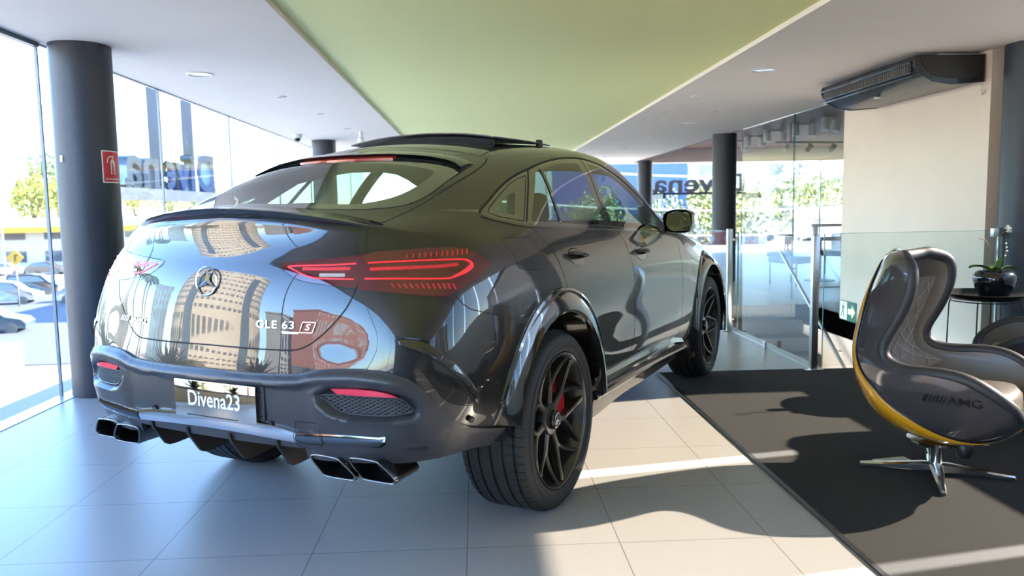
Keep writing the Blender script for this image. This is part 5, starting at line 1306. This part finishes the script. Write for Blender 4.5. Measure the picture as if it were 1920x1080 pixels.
# --- tail lamps
for s in (-1, 1):
    fl = lambda c, s=s: c.y*s > 0
    TLo = panel('tail_lamp', (8,), M_RED, fl, off=.001, thick=.02)
    TLi = panel('tail_lamp_inner', (9,), M_RED, fl, TGATE, off=.001, thick=.02)
    a = dg(s)
    def band(P, w, name, par, off=.0035, m=M_LED, hh=.0015):
        P = [on_surf(p, a)[0] for p in cr(mp_(s, P), 4)]; mb = MB(); V = []; F = []
        for i, p in enumerate(P):
            t = (P[min(i+1, len(P)-1)]-P[max(0, i-1)]).normalized(); q, n = near_surf(p); sd = t.cross(n).normalized()
            ww = w if not isinstance(w, (list, tuple)) else w[0]+(w[1]-w[0])*math.sin(PI*min(1, max(0, (i/(len(P)-1)-w[2])/w[3])))**2
            V += [q-sd*ww-n*.001, q-sd*ww*.9+n*off, q+sd*ww*.9+n*off, q+sd*ww-n*.001]
        for i in range(len(P)-1): F += [(i*4+k, i*4+(k+1) % 4, i*4+4+(k+1) % 4, i*4+4+k) for k in range(4)]
        F += [(0, 1, 2, 3), tuple((len(P)-1)*4+k for k in (3, 2, 1, 0))]
        return obj(name, V, F, m, par, smooth=False)
    band([(-.893,-.630,1.137),(-.837,-.74,1.140),(-.694,-.856,1.139),(-.646,-.88,1.133),(-.632,-.892,1.117),(-.666,-.89,1.1),(-.728,-.875,1.082),(-.761,-.859,1.077),(-.856,-.752,1.082),(-.914,-.630,1.084)], (.0023, .0085, .25, .50), 'light_strip', TLo)
    band([(-.907,-.590,1.135),(-.934,-.493,1.13),(-.962,-.345,1.125),(-.964,-.365,1.112),(-.960,-.419,1.091),(-.954,-.464,1.085),(-.924,-.590,1.082)], .0024, 'light_strip', TLi)
    mr = mat('tail_lamp_bar', (.55, .02, .03), .3, emit=(.9, .03, .05), estr=.03)
    band([(-.897,-.639,1.116),(-.845,-.745,1.118),(-.751,-.838,1.119),(-.692,-.87,1.122)], .0065, 'brake_bar', TLo, .002, mr)
    band([(-.957,-.395,1.117),(-.94,-.486,1.117),(-.918,-.572,1.118)], .0062, 'brake_bar', TLi, .002, mr)
    band([(-.950,-.463,1.096),(-.929,-.557,1.096)], .0065, 'reversing_lamp', TLi, .003, mat('lamp_clear', (.55, .5, .5), .1, .3, 1))
    for k in range(12):
        t = k/11; q = ((-.79+.13*t), -(.745+.115*t)) ; 
        u = .15+.75*t
        xa, ya = (-.86+.25*u, -(.70+.19*u**.8))
        z0 = 1.150+.004*t
        band([(xa, ya, z0), (xa+.004, ya-.003, z0+.013+.006*t)], .0016+.0012*t, 'lamp_louvre', TLo, .002, mr)
        z1 = 1.068-.008*t
        xb, yb = (-.90+.17*u, -(.66+.24*u**.85))
        band([(xb, yb, z1), (xb+.006, yb-.006, z1-.014-.006*t)], .0016+.0016*t, 'lamp_louvre', TLo, .002, mr)
    seam([on_surf(p, a)[0] for p in cr(mp_(s, TL_O[:-1]), 3)], .0022, 'lamp_seal', TLo, closed=True)
    seam([on_surf(p, a)[0] for p in cr(mp_(s, TL_I), 2, True)], .0016, 'lamp_seal', TLi, closed=True)
# --- rear spoiler
SP = [(0, 1.313), (.14, 1.309), (.28, 1.300), (.40, 1.287), (.50, 1.274), (.58, 1.262), (.625, 1.252)]
V_ = []; ysp = [(-y, z) for y, z in SP[::-1][:-1]]+SP
K = 8
for y, z in ysp:
    k = 1-(abs(y)/.66)**3; k = max(.05, k)
    xe = -.945+.118*(abs(y)/.6)**2.2
    pr = [(xe+.10, -.01), (xe+.09*k, .014*k+.018), (xe+.03, .016*k+.002), (xe-.035*k, .024*k), (xe-.045*k, .020*k), (xe-.042*k, .012*k), (xe-.01, -.012*k), (xe+.02, -.03)]
    for x, h in pr: V_.append((x, y, z+h))
mbs = MB(); mbs.add(V_, grid_faces(len(ysp), K, cv=True)+[tuple(range(K)), tuple((len(ysp)-1)*K+k for k in range(K))[::-1]])
mbs.build('rear_spoiler', M_GLOSS, TGATE, smooth=True, angle=50)
# high brake lamp over the rear window and roof edge
V_ = []
for y in np.linspace(-.262, .262, 15):
    p0, n0 = on_surf((0, y, 1.5415-.02*y*y), 'rear'); p1, n1 = on_surf((0, y, 1.5535-.03*y*y), 'rear')
    V_ += [p0-n0*.004, p0+n0*.006, p1+n1*.006, p1-n1*.004]
obj('high_brake_lamp', V_, grid_faces(15, 4, cv=True)+[(0, 1, 2, 3), (59, 58, 57, 56)], mat('brake_lamp_lens', (.45, .05, .04), .08, 0, 1), TGATE, smooth=False)
V_ = []
for y in np.linspace(-.58, .58, 31):
    d = .545 if abs(y) < .3 else .545
    zt = 1.562-.10*y*y*abs(y)*1.6; zt = float(np.interp(abs(y), [0, .228, .345, .43, .512, .565, .59], [1.567, 1.565, 1.556, 1.546, 1.528, 1.508, 1.49]))
    p0, n0 = on_surf((0, y, zt-.010), 'rear'); p1, n1 = on_surf((0, y, zt+.004), 'rear'); p2, n2 = on_surf((0, y, zt+.014), 'rear')
    V_ += [p0-n0*.002, p0+n0*.012+V3((-.018, 0, 0)), p1+n1*.014, p2+n2*.001]
obj('roof_spoiler_lip', V_, grid_faces(31, 4, cv=True)+[(0, 1, 2, 3), (123, 122, 121, 120)], M_PAINT, TGATE, smooth=True, angle=60)
# --- tilted sunroof glass, opening and rails
def roof_z(x, y): return on_surf((x, y, 2), 'top')[0].z
V_ = []; xs = np.linspace(.42, 1.12, 9); ysr = np.linspace(-.44, .44, 17)
for th in (0, .006):
    for x in xs:
        for y in ysr:
            t = (x-.42)/.70; V_.append((x, y, roof_z(max(.45, x), y*1.0)+.046-.034*t-th))
nn = 9*17; F_ = grid_faces(9, 17)+[tuple(i+nn for i in q[::-1]) for q in grid_faces(9, 17)]
bd = [i for i in range(17)]+[k*17+16 for k in range(1, 9)]+[8*17+j for j in range(15, -1, -1)]+[k*17 for k in range(7, 0, -1)]
F_ += [(bd[i], bd[(i+1) % len(bd)], bd[(i+1) % len(bd)]+nn, bd[i]+nn) for i in range(len(bd))]
SUN_R = obj('sunroof_glass', V_, F_, mat('sunroof_dark_glass', (.035, .028, .030), .45), CAR, smooth=True, angle=40)
panel('sunroof_opening', (14,), mat('sunroof_shade', (.015, .014, .015), .3, 0, .5), off=-.004)
for s in (-1, 1):
    mb = MB(); mb.box((.98, s*.425-.010, 1.64), (1.03, s*.425+.010, 1.70), .003)
    mb.build('sunroof_hinge', M_DARK, CAR)
V_ = []
for y in np.linspace(-.42, .42, 15):
    z = roof_z(.47, y); V_ += [(.465, y, z-.004), (.452, y, z+.026), (.458, y, z+.028), (.475, y, z-.004)]
obj('wind_deflector', V_, grid_faces(15, 4, cv=True)+[(0, 1, 2, 3), (59, 58, 57, 56)], M_DARK, CAR)
# --- wheel arch flares, liners, sills
for s in (-1, 1):
    for cx in (0, 2.935):
        V_ = []; a0, a1 = (-16, 200) if cx == 0 else (-12, 196); na = 60
        if cx == 0: a0, a1 = 2, 168
        for k in range(na+1):
            a = math.radians(a0+(a1-a0)*k/na); ca, sa = math.cos(a), math.sin(a)
            fade = min(1, k/4, (na-k)/4)
            def pt(r, bul, lift=0):
                x, z = cx+r*ca, .393+r*sa; q = on_surf((x, s, max(z, .42)), 'side', s)[0]; y = abs(q.y) if abs(q.y) > .6 else .9
                return (x, s*(y+bul) if bul is not None else s*lift, z)
            yb = abs(pt(.50, 0)[1]); tgt = 1.004 if cx == 0 else 1.0
            bl = max(.012, tgt-yb)
            V_ += [pt(.585, -.004), pt(.580, .006), pt(.568, .010), pt(.560, .004), pt(.545, bl*.45), pt(.515, bl*.85), (cx+.486*ca, s*tgt, .393+.486*sa), (cx+.474*ca, s*(tgt-.008), .393+.474*sa), (cx+.470*ca, s*(tgt-.03), .393+.470*sa), (cx+.472*ca, s*.86, .393+.472*sa)]
        o = obj('wheel_arch_flare', V_, grid_faces(na+1, 10), M_GLOSS, CAR, smooth=True, angle=30)
        mb = MB(); mb.lathe([(.474, s*.93), (.50, s*.90), (.50, s*.60), (.10, s*.58)], 40, (cx, 0, .393), 'y', math.radians(4), math.radians(176))
        mb.build('wheel_arch_liner', mat('arch_liner', (.006, .006, .006), .95), CAR)
    # sill with winglet
    st = [(.40, .50, .395, .0), (.55, .505, .392, .0), (.9, .500, .388, .0), (1.3, .493, .384, .002), (1.6, .486, .378, .008), (1.85, .470, .372, .022), (2.0, .450, .371, .040), (2.06, .440, .375, .045)]
    V_ = []
    for x, zt, zb, w in st:
        yb = abs(on_surf((x, s, .52), 'side', s)[0].y)
        V_ += [(x, s*(yb-.03), zt), (x, s*(yb+.006), zt-.004), (x, s*(yb+.010+w*.3), zt-.03), (x, s*(yb-.012), zt-.045), (x, s*(yb-.010), zb+.035), (x, s*(yb+.012+w*.4), zb+.022), (x, s*(yb+.024+w*.5), zb+.008), (x, s*(yb+.015+w*.4), zb-.003), (x, s*(yb-.10), zb-.01)]
    V2 = [ (x, y, z) for x, y, z in V_]
    obj('sill_trim', V2, grid_faces(len(st), 9)+[tuple(range(9)), tuple((len(st)-1)*9+k for k in range(9))[::-1]], M_GLOSS, CAR, smooth=True, angle=28)
    # air curtain fin behind the rear wheel
    W1 = [(-.930,-.752,.876),(-.917,-.784,.882),(-.885,-.83,.874),(-.846,-.876,.838),(-.796,-.915,.780),(-.747,-.937,.718),(-.710,-.945,.668),(-.692,-.944,.632)]
    W2 = [(-.926,-.760,.872),(-.919,-.782,.862),(-.889,-.832,.838),(-.853,-.874,.806),(-.825,-.899,.772),(-.778,-.926,.714),(-.738,-.940,.662),(-.70,-.944,.628)]
    A1 = [near_surf(p) for p in cr(mp_(s, W1) if s < 0 else mirp(W1), 4)]; A2 = [near_surf(p) for p in cr(W2 if s < 0 else mirp(W2), 4)]; V_ = []
    for i, ((p, n), (q, m2)) in enumerate(zip(A1, A2)):
        k = math.sin(PI*min(1, max(0, (i+.2)/(len(A1)-.6))))**.5*(1 if s < 0 else .35)
        V_ += [p-n*.002, p+n*.010*k, p.lerp(q, .35)+n*.018*k, q+m2*.019*k, q+m2*.012*k+V3((0, 0, -.004)), q-m2*.003]
    obj('side_air_fin', V_, grid_faces(len(A1), 6)+[(0, 1, 2, 3, 4, 5)], M_GLOSS, PANELS['bumper'], smooth=True, angle=35)
    mb = MB()
    for i in range(8, len(A1)-3):
        for t in (0, .5):
            j = min(i+1, len(A1)-1)
            p = A1[i][0].lerp(A1[j][0], t); q = A2[i][0].lerp(A2[j][0], t); n = A2[i][1]
            mb.tube([p.lerp(q, .45)+n*.0182, q.lerp(p, .05)+n*.0192], .0016, 4)
    mb.build('air_fin_ribs', M_DARK, PANELS['bumper'])
    # door handles
    for x, z, par in ((.262, 1.098, 'rd'), (1.262, 1.058, 'fd')):
        p, n = on_surf((x, s, z), 'side', s); t = V3((1, 0, -.12)).normalized(); u = n.cross(t).normalized(); u = u if u.z > 0 else -u
        V_ = []; nu_, nv_ = 17, 9
        cup = MB(); cupv = []
        for i in range(13):
            for j in range(24):
                r = i/12; b = 2*PI*j/24; a_, c_ = r*.088*math.cos(b), r*.042*math.sin(b)
                q, qn = on_surf(p+t*(a_-.01)+u*(c_-.008), 'side', s); cupv.append(q+qn*(.0012 if i == 12 else .0016))
        cup.add(cupv, grid_faces(13, 24, cv=True)); cup.build('handle_recess', M_GLOSS, PANELS[par, s], smooth=True)
        bar = MB(); L = [p+t*(-.100+.2*k/16)+n*(.008+.026*math.sin(PI*k/16)**.6) for k in range(17)]
        bar.tube(L, [.006+.014*math.sin(PI*min(1, (k+.6)/17))**.5 for k in range(17)], 12, flat=.55)
        bar.build('door_handle', M_PAINT, PANELS[par, s], smooth=True)
        MB().tube([q+n*.0045+u*.004 for q in L[2:-1]], .0030, 6).build('handle_chrome', M_CHROME, PANELS[par, s], smooth=True)
    # mirror
    mx = MB(); c0 = V3((1.97, s*.985, 1.218))
    rings = []; n_ = 28
    for k, (dx, ky, kz) in enumerate([(-.075, .93, .93), (-.082, 1.0, 1.0), (-.055, 1.04, 1.05), (0, 1.03, 1.03), (.05, .92, .90), (.085, .70, .68), (.105, .35, .35)]):
        for j in range(n_):
            b = 2*PI*j/n_; cb, sb = math.cos(b), math.sin(b)
            yy = abs(cb)**.62*math.copysign(1, cb)*.102*ky; zz = abs(sb)**.62*math.copysign(1, sb)*.074*kz
            zz *= (1-.16*(cb < 0)*abs(cb)) ; rings.append(c0+V3((dx+ .10*(-cb*.25), s*yy, zz)))
    mx.add(rings, grid_faces(7, n_, cv=True)+[tuple(6*n_+j for j in range(n_))])
    MR = mx.build('wing_mirror', M_GLOSS, CAR, smooth=True, angle=50)
    gl = MB(); gl.add([tuple(V3(r)*1.0+V3((.012, 0, 0))+(c0-V3(r))*V3((0, .06, .06)).length*.9) for r in rings[:n_]], [tuple(range(n_))])
    gl.build('mirror_glass', mat('mirror_silver', (.80, .88, .84), .01, 1), MR)
    ar = MB(); ar.tube([c0+V3((.03, -s*.06, -.045)), c0+V3((.045, -s*.10, -.055)), c0+V3((.05, -s*.125, -.06))], [.028, .024, .03], 12, flat=.6); ar.build('mirror_arm', M_GLOSS, MR, smooth=True)
    MB().tube([c0+V3((.02, s*.07, -.055)), c0+V3((.075, s*.085, -.03)), c0+V3((.095, s*.05, -.01))], .006, 6).build('mirror_indicator', mat('amber_lens', (.6, .55, .5), .1, .3, 1), MR, smooth=True)
    # triangle cover at mirror foot
# --- underbody, interior
mb = MB(); mb.box((-.35, -.55, .27), (3.5, .55, .33)); mb.box((.50, -.9, .30), (2.42, .9, .50)); mb.box((-.35, -.55, .30), (3.4, .55, .60)); mb.box((-.86, -.60, .49), (-.35, .60, .60)); mb.build('underbody', M_DARK, CAR)
def seat(x, y, w=.5, name='seat', hr=True, zt=1.17):
    t = MB(); t.box((x-.25, y-w/2, .62), (x+.28, y+w/2, .80), .05)
    v0 = len(t.v); t.box((-.07, -w/2, 0), (.07, w/2, .60), .06)
    for i in range(v0, len(t.v)):
        a, b, c = t.v[i]; t.v[i] = (x-.27+a-c*.28, y+b*(1-.15*c), zt-.50+c*.9)
    o = t.build(name, M_INT, CAR, smooth=True, angle=50)
    if hr:
        h = MB(); v0 = 0; h.box((-.045, -.13, 0), (.045, .13, .17), .04)
        h.v = [(x-.45+a-c*.1, y+b*(1-.8*c*.5), zt+.06+c) for a, b, c in h.v]; h.build('headrest', M_INT, o, smooth=True, angle=50)
for y in (-.40, .40): seat(1.35, y); seat(.42, y, .56, 'rear_seat', zt=1.13)
mb = MB(); mb.box((1.95, -.80, .85), (2.35, .80, 1.10), .06); mb.box((1.05, -.13, .55), (1.95, .13, .86), .03); mb.build('dashboard', M_INT, CAR, smooth=True, angle=50)
mb = MB(); mb.tube([(1.83+.05*math.sin(2*PI*k/24), .40+.185*math.cos(2*PI*k/24), .98+.18*math.sin(2*PI*k/24)) for k in range(24)], .015, 8, closed=True); mb.tube([(1.83, .40, .98), (2.0, .40, .93)], .03, 8); mb.tube([(1.83, .22, .98), (1.83, .58, .98)], .014, 6)
mb.build('steering_wheel', M_INT, CAR, smooth=True)
mb = MB(); mb.box((-.72, -.60, .62), (.10, .60, .95), .03); mb.build('parcel_area', M_INT, CAR)
def headliner():
    V, N, F = extract((0, 14, 5), lambda c: c.z > 1.34 and .1 < c.x < 1.9); V = [v-n*.03 for v, n in zip(V, N)]; obj('headliner', V, [f[::-1] for f in F], M_HEAD, CAR, smooth=True)
headliner()
mb = MB(); mb.box((1.62, -.10, 1.36), (1.65, .10, 1.42), .01); mb.build('inner_mirror', M_INT, CAR)
# --- wheels (built at the origin with the outer face towards -y, then placed)
def make_wheel(W, name='rear_wheel'):
    root = bpy.data.objects.new('wheel', None); root.empty_display_size = .1; COL.objects.link(root); root.parent = CAR
    R = .393; yo = -W/2
    # tyre profile (r, y) from inner bead over the tread to the outer bead
    half = W/2
    prof = [(.286, half-.045), (.30, half-.02), (.335, half-.004), (.362, half-.010), (.379, half-.026), (.3885, half-.050)]
    gro = [-.105, -.055, 0, .055, .105] if W > .3 else [-.085, -.03, .03, .085]
    pts = []
    ys = np.linspace(half-.055, -half+.055, 25)
    g2 = [g*half/.1625 for g in gro]
    tread = [(R-.0015*((y/half)**4)*4, y) for y in ys]
    yl = half-.052
    seq = [(.3895, yl)]
    for g in sorted(g2, reverse=True):
        seq += [(R-.002*(abs(g+.0055)/half)**3, g+.0055), (R-.009, g+.0045), (R-.009, g-.0045), (R-.002*(abs(g-.0055)/half)**3, g-.0055)]
    seq += [(.3895, -yl)]
    prof += seq+[(.3885, -half+.050), (.379, -half+.026), (.362, -half+.010), (.345, -half+.003), (.335, -half+.002), (.318, -half+.006), (.3035, -half+.014), (.299, -half+.022), (.292, -half+.022)]
    mb = MB(); mb.lathe(prof, 120, axis='y')
    ty = mb.build('tyre', M_RUB, root, smooth=True, angle=28)
    # sipes on the shoulders and lettering blocks
    sp = MB()
    for k in range(64):
        a = 2*PI*k/64
        for sg in (-1, 1):
            L = []
            for r, y in ((.377, half-.022), (.3865, half-.042), (.3912, half-.062), (.3936, half-.082)):
                L.append((r*math.cos(a+.05*(y/half)), sg*y, r*math.sin(a+.05*(y/half))))
            sp.tube(L, .0016, 4)
    sp.build('tread_sipes', M_SEAM, root)['kind'] = 'stuff'
    rings = MB()
    for r, y, t in ((.352, -half+.0045, .0012), (.322, -half+.0045, .0012)):
        rings.tube([(r*math.cos(2*PI*k/96), y, r*math.sin(2*PI*k/96)) for k in range(96)], t, 5, closed=True)
    rings.build('sidewall_rib', M_RUB, root, smooth=True)
    # rim barrel + lip
    yf = -half+.020
    mb = MB(); mb.lathe([(.2945, yf+.004), (.2975, yf-.002), (.2965, yf-.006), (.291, yf-.007), (.2865, yf-.002), (.2855, yf+.006)], 120, axis='y', closed=True)
    mb.build('rim_lip', M_RIML, root, smooth=True, angle=50)
    mb = MB(); mb.lathe([(.2865, yf+.002), (.279, yf+.014), (.270, yf+.035), (.262, yf+.08), (.258, half-.06), (.275, half-.03), (.285, half-.03)], 96, axis='y')
    mb.build('rim_barrel', M_RIM, root, smooth=True, angle=40)
    # spokes: seven arms forking into Y shapes
    hub_y = yf+.046
    def yface(r): return float(np.interp(r, [0, .07, .11, .16, .22, .275], [hub_y+.004, hub_y, hub_y-.002, hub_y-.006, hub_y-.020, yf+.004]))
    def bar(mb, pts, ws, dp):
        V = []; n = len(pts)
        for i, (x, z) in enumerate(pts):
            a = pts[max(i-1, 0)]; b = pts[min(i+1, n-1)]; tx, tz = b[0]-a[0], b[1]-a[1]; L = math.hypot(tx, tz); nx, nz = -tz/L, tx/L
            r = math.hypot(x, z); y = yface(r); w = ws[i]; d = dp[i]
            for u, e in ((-1, d), (-1, .007), (-.62, 0), (.62, 0), (1, .007), (1, d)):
                kk = .75 if e == d else 1
                V.append((x+nx*w*u*kk, y+e, z+nz*w*u*kk))
        mb.add(V, grid_faces(n, 6, cv=True)+[tuple(range(6)), tuple((n-1)*6+k for k in range(6))[::-1]])
    sp = MB(); N7 = 7
    for k in range(N7):
        a = math.radians(90)+2*PI*k/N7
        P = lambda r, da: (r*math.cos(a+da), r*math.sin(a+da))
        bar(sp, [P(.045, 0), P(.09, 0), P(.135, 0), P(.158, 0)], [.024, .017, .0145, .016], [.05, .048, .045, .042])
        for sg in (-1, 1):
            q = [P(.140, sg*.01), P(.160, sg*.055), P(.19, sg*.145), P(.23, sg*.245), P(.262, sg*.32), P(.281, sg*.36)]
            bar(sp, q, [.0095, .0105, .0095, .0085, .0085, .011], [.042, .042, .04, .036, .032, .028])
    sp.build('rim_spokes', M_RIM, root, smooth=True, angle=28)
    hb = MB(); hb.lathe([(0, hub_y-.002), (.034, hub_y-.002), (.040, hub_y-.008), (.066, hub_y-.006), (.074, hub_y+.004), (.080, hub_y+.03), (.080, hub_y+.07)], 48, axis='y'); hb.build('rim_hub', M_RIM, root, smooth=True, angle=30)
    cc = MB(); cc.lathe([(.040, hub_y-.004), (.041, hub_y-.022), (.037, hub_y-.028), (.030, hub_y-.0295), (.0, hub_y-.0295)], 36, axis='y')
    for k in range(12):
        a = 2*PI*k/12; cc.box((.039*math.cos(a)-.004, hub_y-.022, .039*math.sin(a)-.004), (.039*math.cos(a)+.004, hub_y-.006, .039*math.sin(a)+.004))
    cap = cc.build('centre_cap', M_GLOSS, root, smooth=True, angle=30)
    st = MB(); yb = hub_y-.031
    st.tube([(.030*math.cos(2*PI*k/40), yb, .030*math.sin(2*PI*k/40)) for k in range(40)], .0022, 6, closed=True)
    for k in range(3):
        a = PI/2+2*PI*k/3; 
        st.add([(0, yb-.003, 0), (.0065*math.cos(a+PI/3), yb, .0065*math.sin(a+PI/3)), (.030*math.cos(a), yb, .030*math.sin(a)), (.0065*math.cos(a-PI/3), yb, .0065*math.sin(a-PI/3))], [(0, 1, 2), (0, 2, 3)])
    st.build('star_emblem', M_SILV, cap)
    # brake disc and caliper
    bd = MB(); bd.lathe([(.06, -half+.115), (.20, -half+.115), (.20, -half+.145), (.06, -half+.145)], 60, axis='y', closed=True); bd.build('brake_disc', mat('disc_steel', (.10, .10, .10), .35, 1), root, smooth=True, angle=40)
    cl = MB(); V = []
    for j, y in enumerate((-half+.092, -half+.165)):
        for k in range(9):
            a = math.radians(-18+8*k)
            V += [(.135*math.cos(a), y, .135*math.sin(a)), (.215*math.cos(a), y, .215*math.sin(a))]
    f = []
    for k in range(8):
        i = 2*k; f += [(i, i+1, i+3, i+2), (18+i, 18+i+2, 18+i+3, 18+i+1), (i+1, 19+i, 21+i, i+3), (i, i+2, 20+i, 18+i)]
    f += [(0, 18, 19, 1), (16, 17, 35, 34)]
    cl.add(V, f); cl.build('brake_caliper', mat('caliper_red', (.55, .01, .02), .3, 0, .5), root)
    return root
WH_R = make_wheel(.325); WH_F = make_wheel(.285)
def place_wheel(w, x, y, flip, rot=0):
    w.location = (x, y, .393); w.rotation_euler = (0, rot, PI if flip else 0)
def wcopy(w):
    r = w.copy(); COL.objects.link(r)
    for ch in [c for c in bpy.data.objects if c.parent == w]:
        c = ch.copy(); COL.objects.link(c); c.parent = r
        for g in [k for k in bpy.data.objects if k.parent == ch]: d = g.copy(); COL.objects.link(d); d.parent = c
    return r
place_wheel(WH_R, 0, -.985+.1625, False); place_wheel(WH_F, 2.935, -.985+.1425, False, .3)
w2 = wcopy(WH_R); place_wheel(w2, 0, .985-.1625, True); w3 = wcopy(WH_F); place_wheel(w3, 2.935, .985-.1425, True)
# --- badges, star, plate
def on_rear(v, f, y, z, name, m, parent, off=.002, skew=0):
    """flat drawing (u right, v up, w out) laid on the tailgate; u grows towards -y (car seen from behind)"""
    V = []
    for a, b, c in v:
        p, n = on_surf((0, y-a, z+b), 'rear'); V.append(p+n*(off+c))
    return obj(name, V, f, m, parent)
# amg bars + letters (left), model (right)
v, f = text_mesh('AMG', .029, .0015, .0003, 1.5)
on_rear(v, f, .405, .903, 'badge_letters', M_SILV, TGATE)
mb = MB()
for k in range(5):
    u = -.052+k*.0125; w = .0048 if k else .006
    mb.prism([(u-w/2-.006, -.0105), (u+w/2-.006, -.0105), (u+w/2+.006, .0105), (u-w/2+.006, .0105)], 0, .003, lambda a, b, d: (a, b, d))
on_rear(mb.v, mb.f, .484, .905, 'badge_bars', M_SILV, TGATE)
v, f = text_mesh('GLE 63', .038, .0015, .0003, 1.36, spacing=1.08)
on_rear(v, f, -.305, .921, 'badge_letters', M_SILV, TGATE)
v, f = text_mesh('S', .030, .0015, .0004, 1.3, shear=.3)
on_rear(v, f, -.435, .916, 'badge_letters', M_SILV, TGATE)
mb = MB()
for a, b in (((-.005, -.017), (.052, -.017)), ((.052, -.017), (.064, .019)), ((.064, .019), (.014, .019)), ((.014, .019), (.004, -.012)), ((-.07, -.017), (0, -.017)), ((-.065, -.021), (.0, -.021))):
    dx, dy = b[0]-a[0], b[1]-a[1]; L = math.hypot(dx, dy); nx, ny = -dy/L*.0014, dx/L*.0014
    mb.prism([(a[0]+nx, a[1]+ny), (a[0]-nx, a[1]-ny), (b[0]-nx, b[1]-ny), (b[0]+nx, b[1]+ny)], 0, .003, lambda a, b, d: (a, b, d))
on_rear(mb.v, mb.f, -.405, .915, 'badge_frame', M_SILV, TGATE)
# star
mb = MB(); R_ = .052
mb.tube([(R_*math.cos(2*PI*k/48), R_*math.sin(2*PI*k/48), .006) for k in range(48)], .0036, 8, closed=True)
for k in range(3):
    a = PI/2+2*PI*k/3
    t = (R_*math.cos(a), R_*math.sin(a), .005); l = (.012*math.cos(a+PI/3), .012*math.sin(a+PI/3), .004); r = (.012*math.cos(a-PI/3), .012*math.sin(a-PI/3), .004)
    mb.add([(0, 0, .014), l, t, r], [(0, 1, 2), (0, 2, 3)])
p0, n0 = on_surf((0, .024, 1.066), 'rear')
n0 = V3((-.99, 0, .12)).normalized(); u = V3((0, -1, 0)); w = n0.cross(u)
w = w if w.z > 0 else -w
obj('star_emblem', [p0+u*a+w*b+n0*(c+.002) for a, b, c in mb.v], mb.f, M_CHROME, TGATE, smooth=True, angle=30)
# number plate on its carrier
BR = MB(); BR.box((-1.052, -.275, .578), (-1.046, .200, .704), .002)
BR.box((-1.06, -.250, .59), (-1.04, .19, .69))
BRO = BR.build('plate_carrier', M_SATIN, CAR)
mb = MB()
for y in (-.262, .180):
    for z in (.597, .684): mb.lathe([(0, -1.0535), (.004, -1.0535), (.004, -1.05)], 12, (0, y, z), 'x')
mb.build('screw_hole', M_SEAM, BRO)
PL = MB(); PL.box((-1.070, -.252, .567), (-1.066, .150, .705), .0015)
PLO = PL.build('number_plate', mat('plate_mirror_gold', (.78, .66, .54), .04, 1), BRO, smooth=True, angle=40)  # mirror metal; the beige of its reflection is put into the colour
v, f = text_mesh('Divena23', .072, .0008, .0006, .97)
obj('plate_letters', [(-1.0715-c, -.050-a, .637+b*1.12) for a, b, c in v], f, mat('plate_white', (.92, .92, .92), .5), PLO)
mb = MB(); mb.box((-1.0712, -.165, .574), (-1.0702, .09, .5765)); mb.box((-1.0712, -.14, .696), (-1.0702, .04, .6985)); mb.build('plate_slot', M_SEAM, PLO)
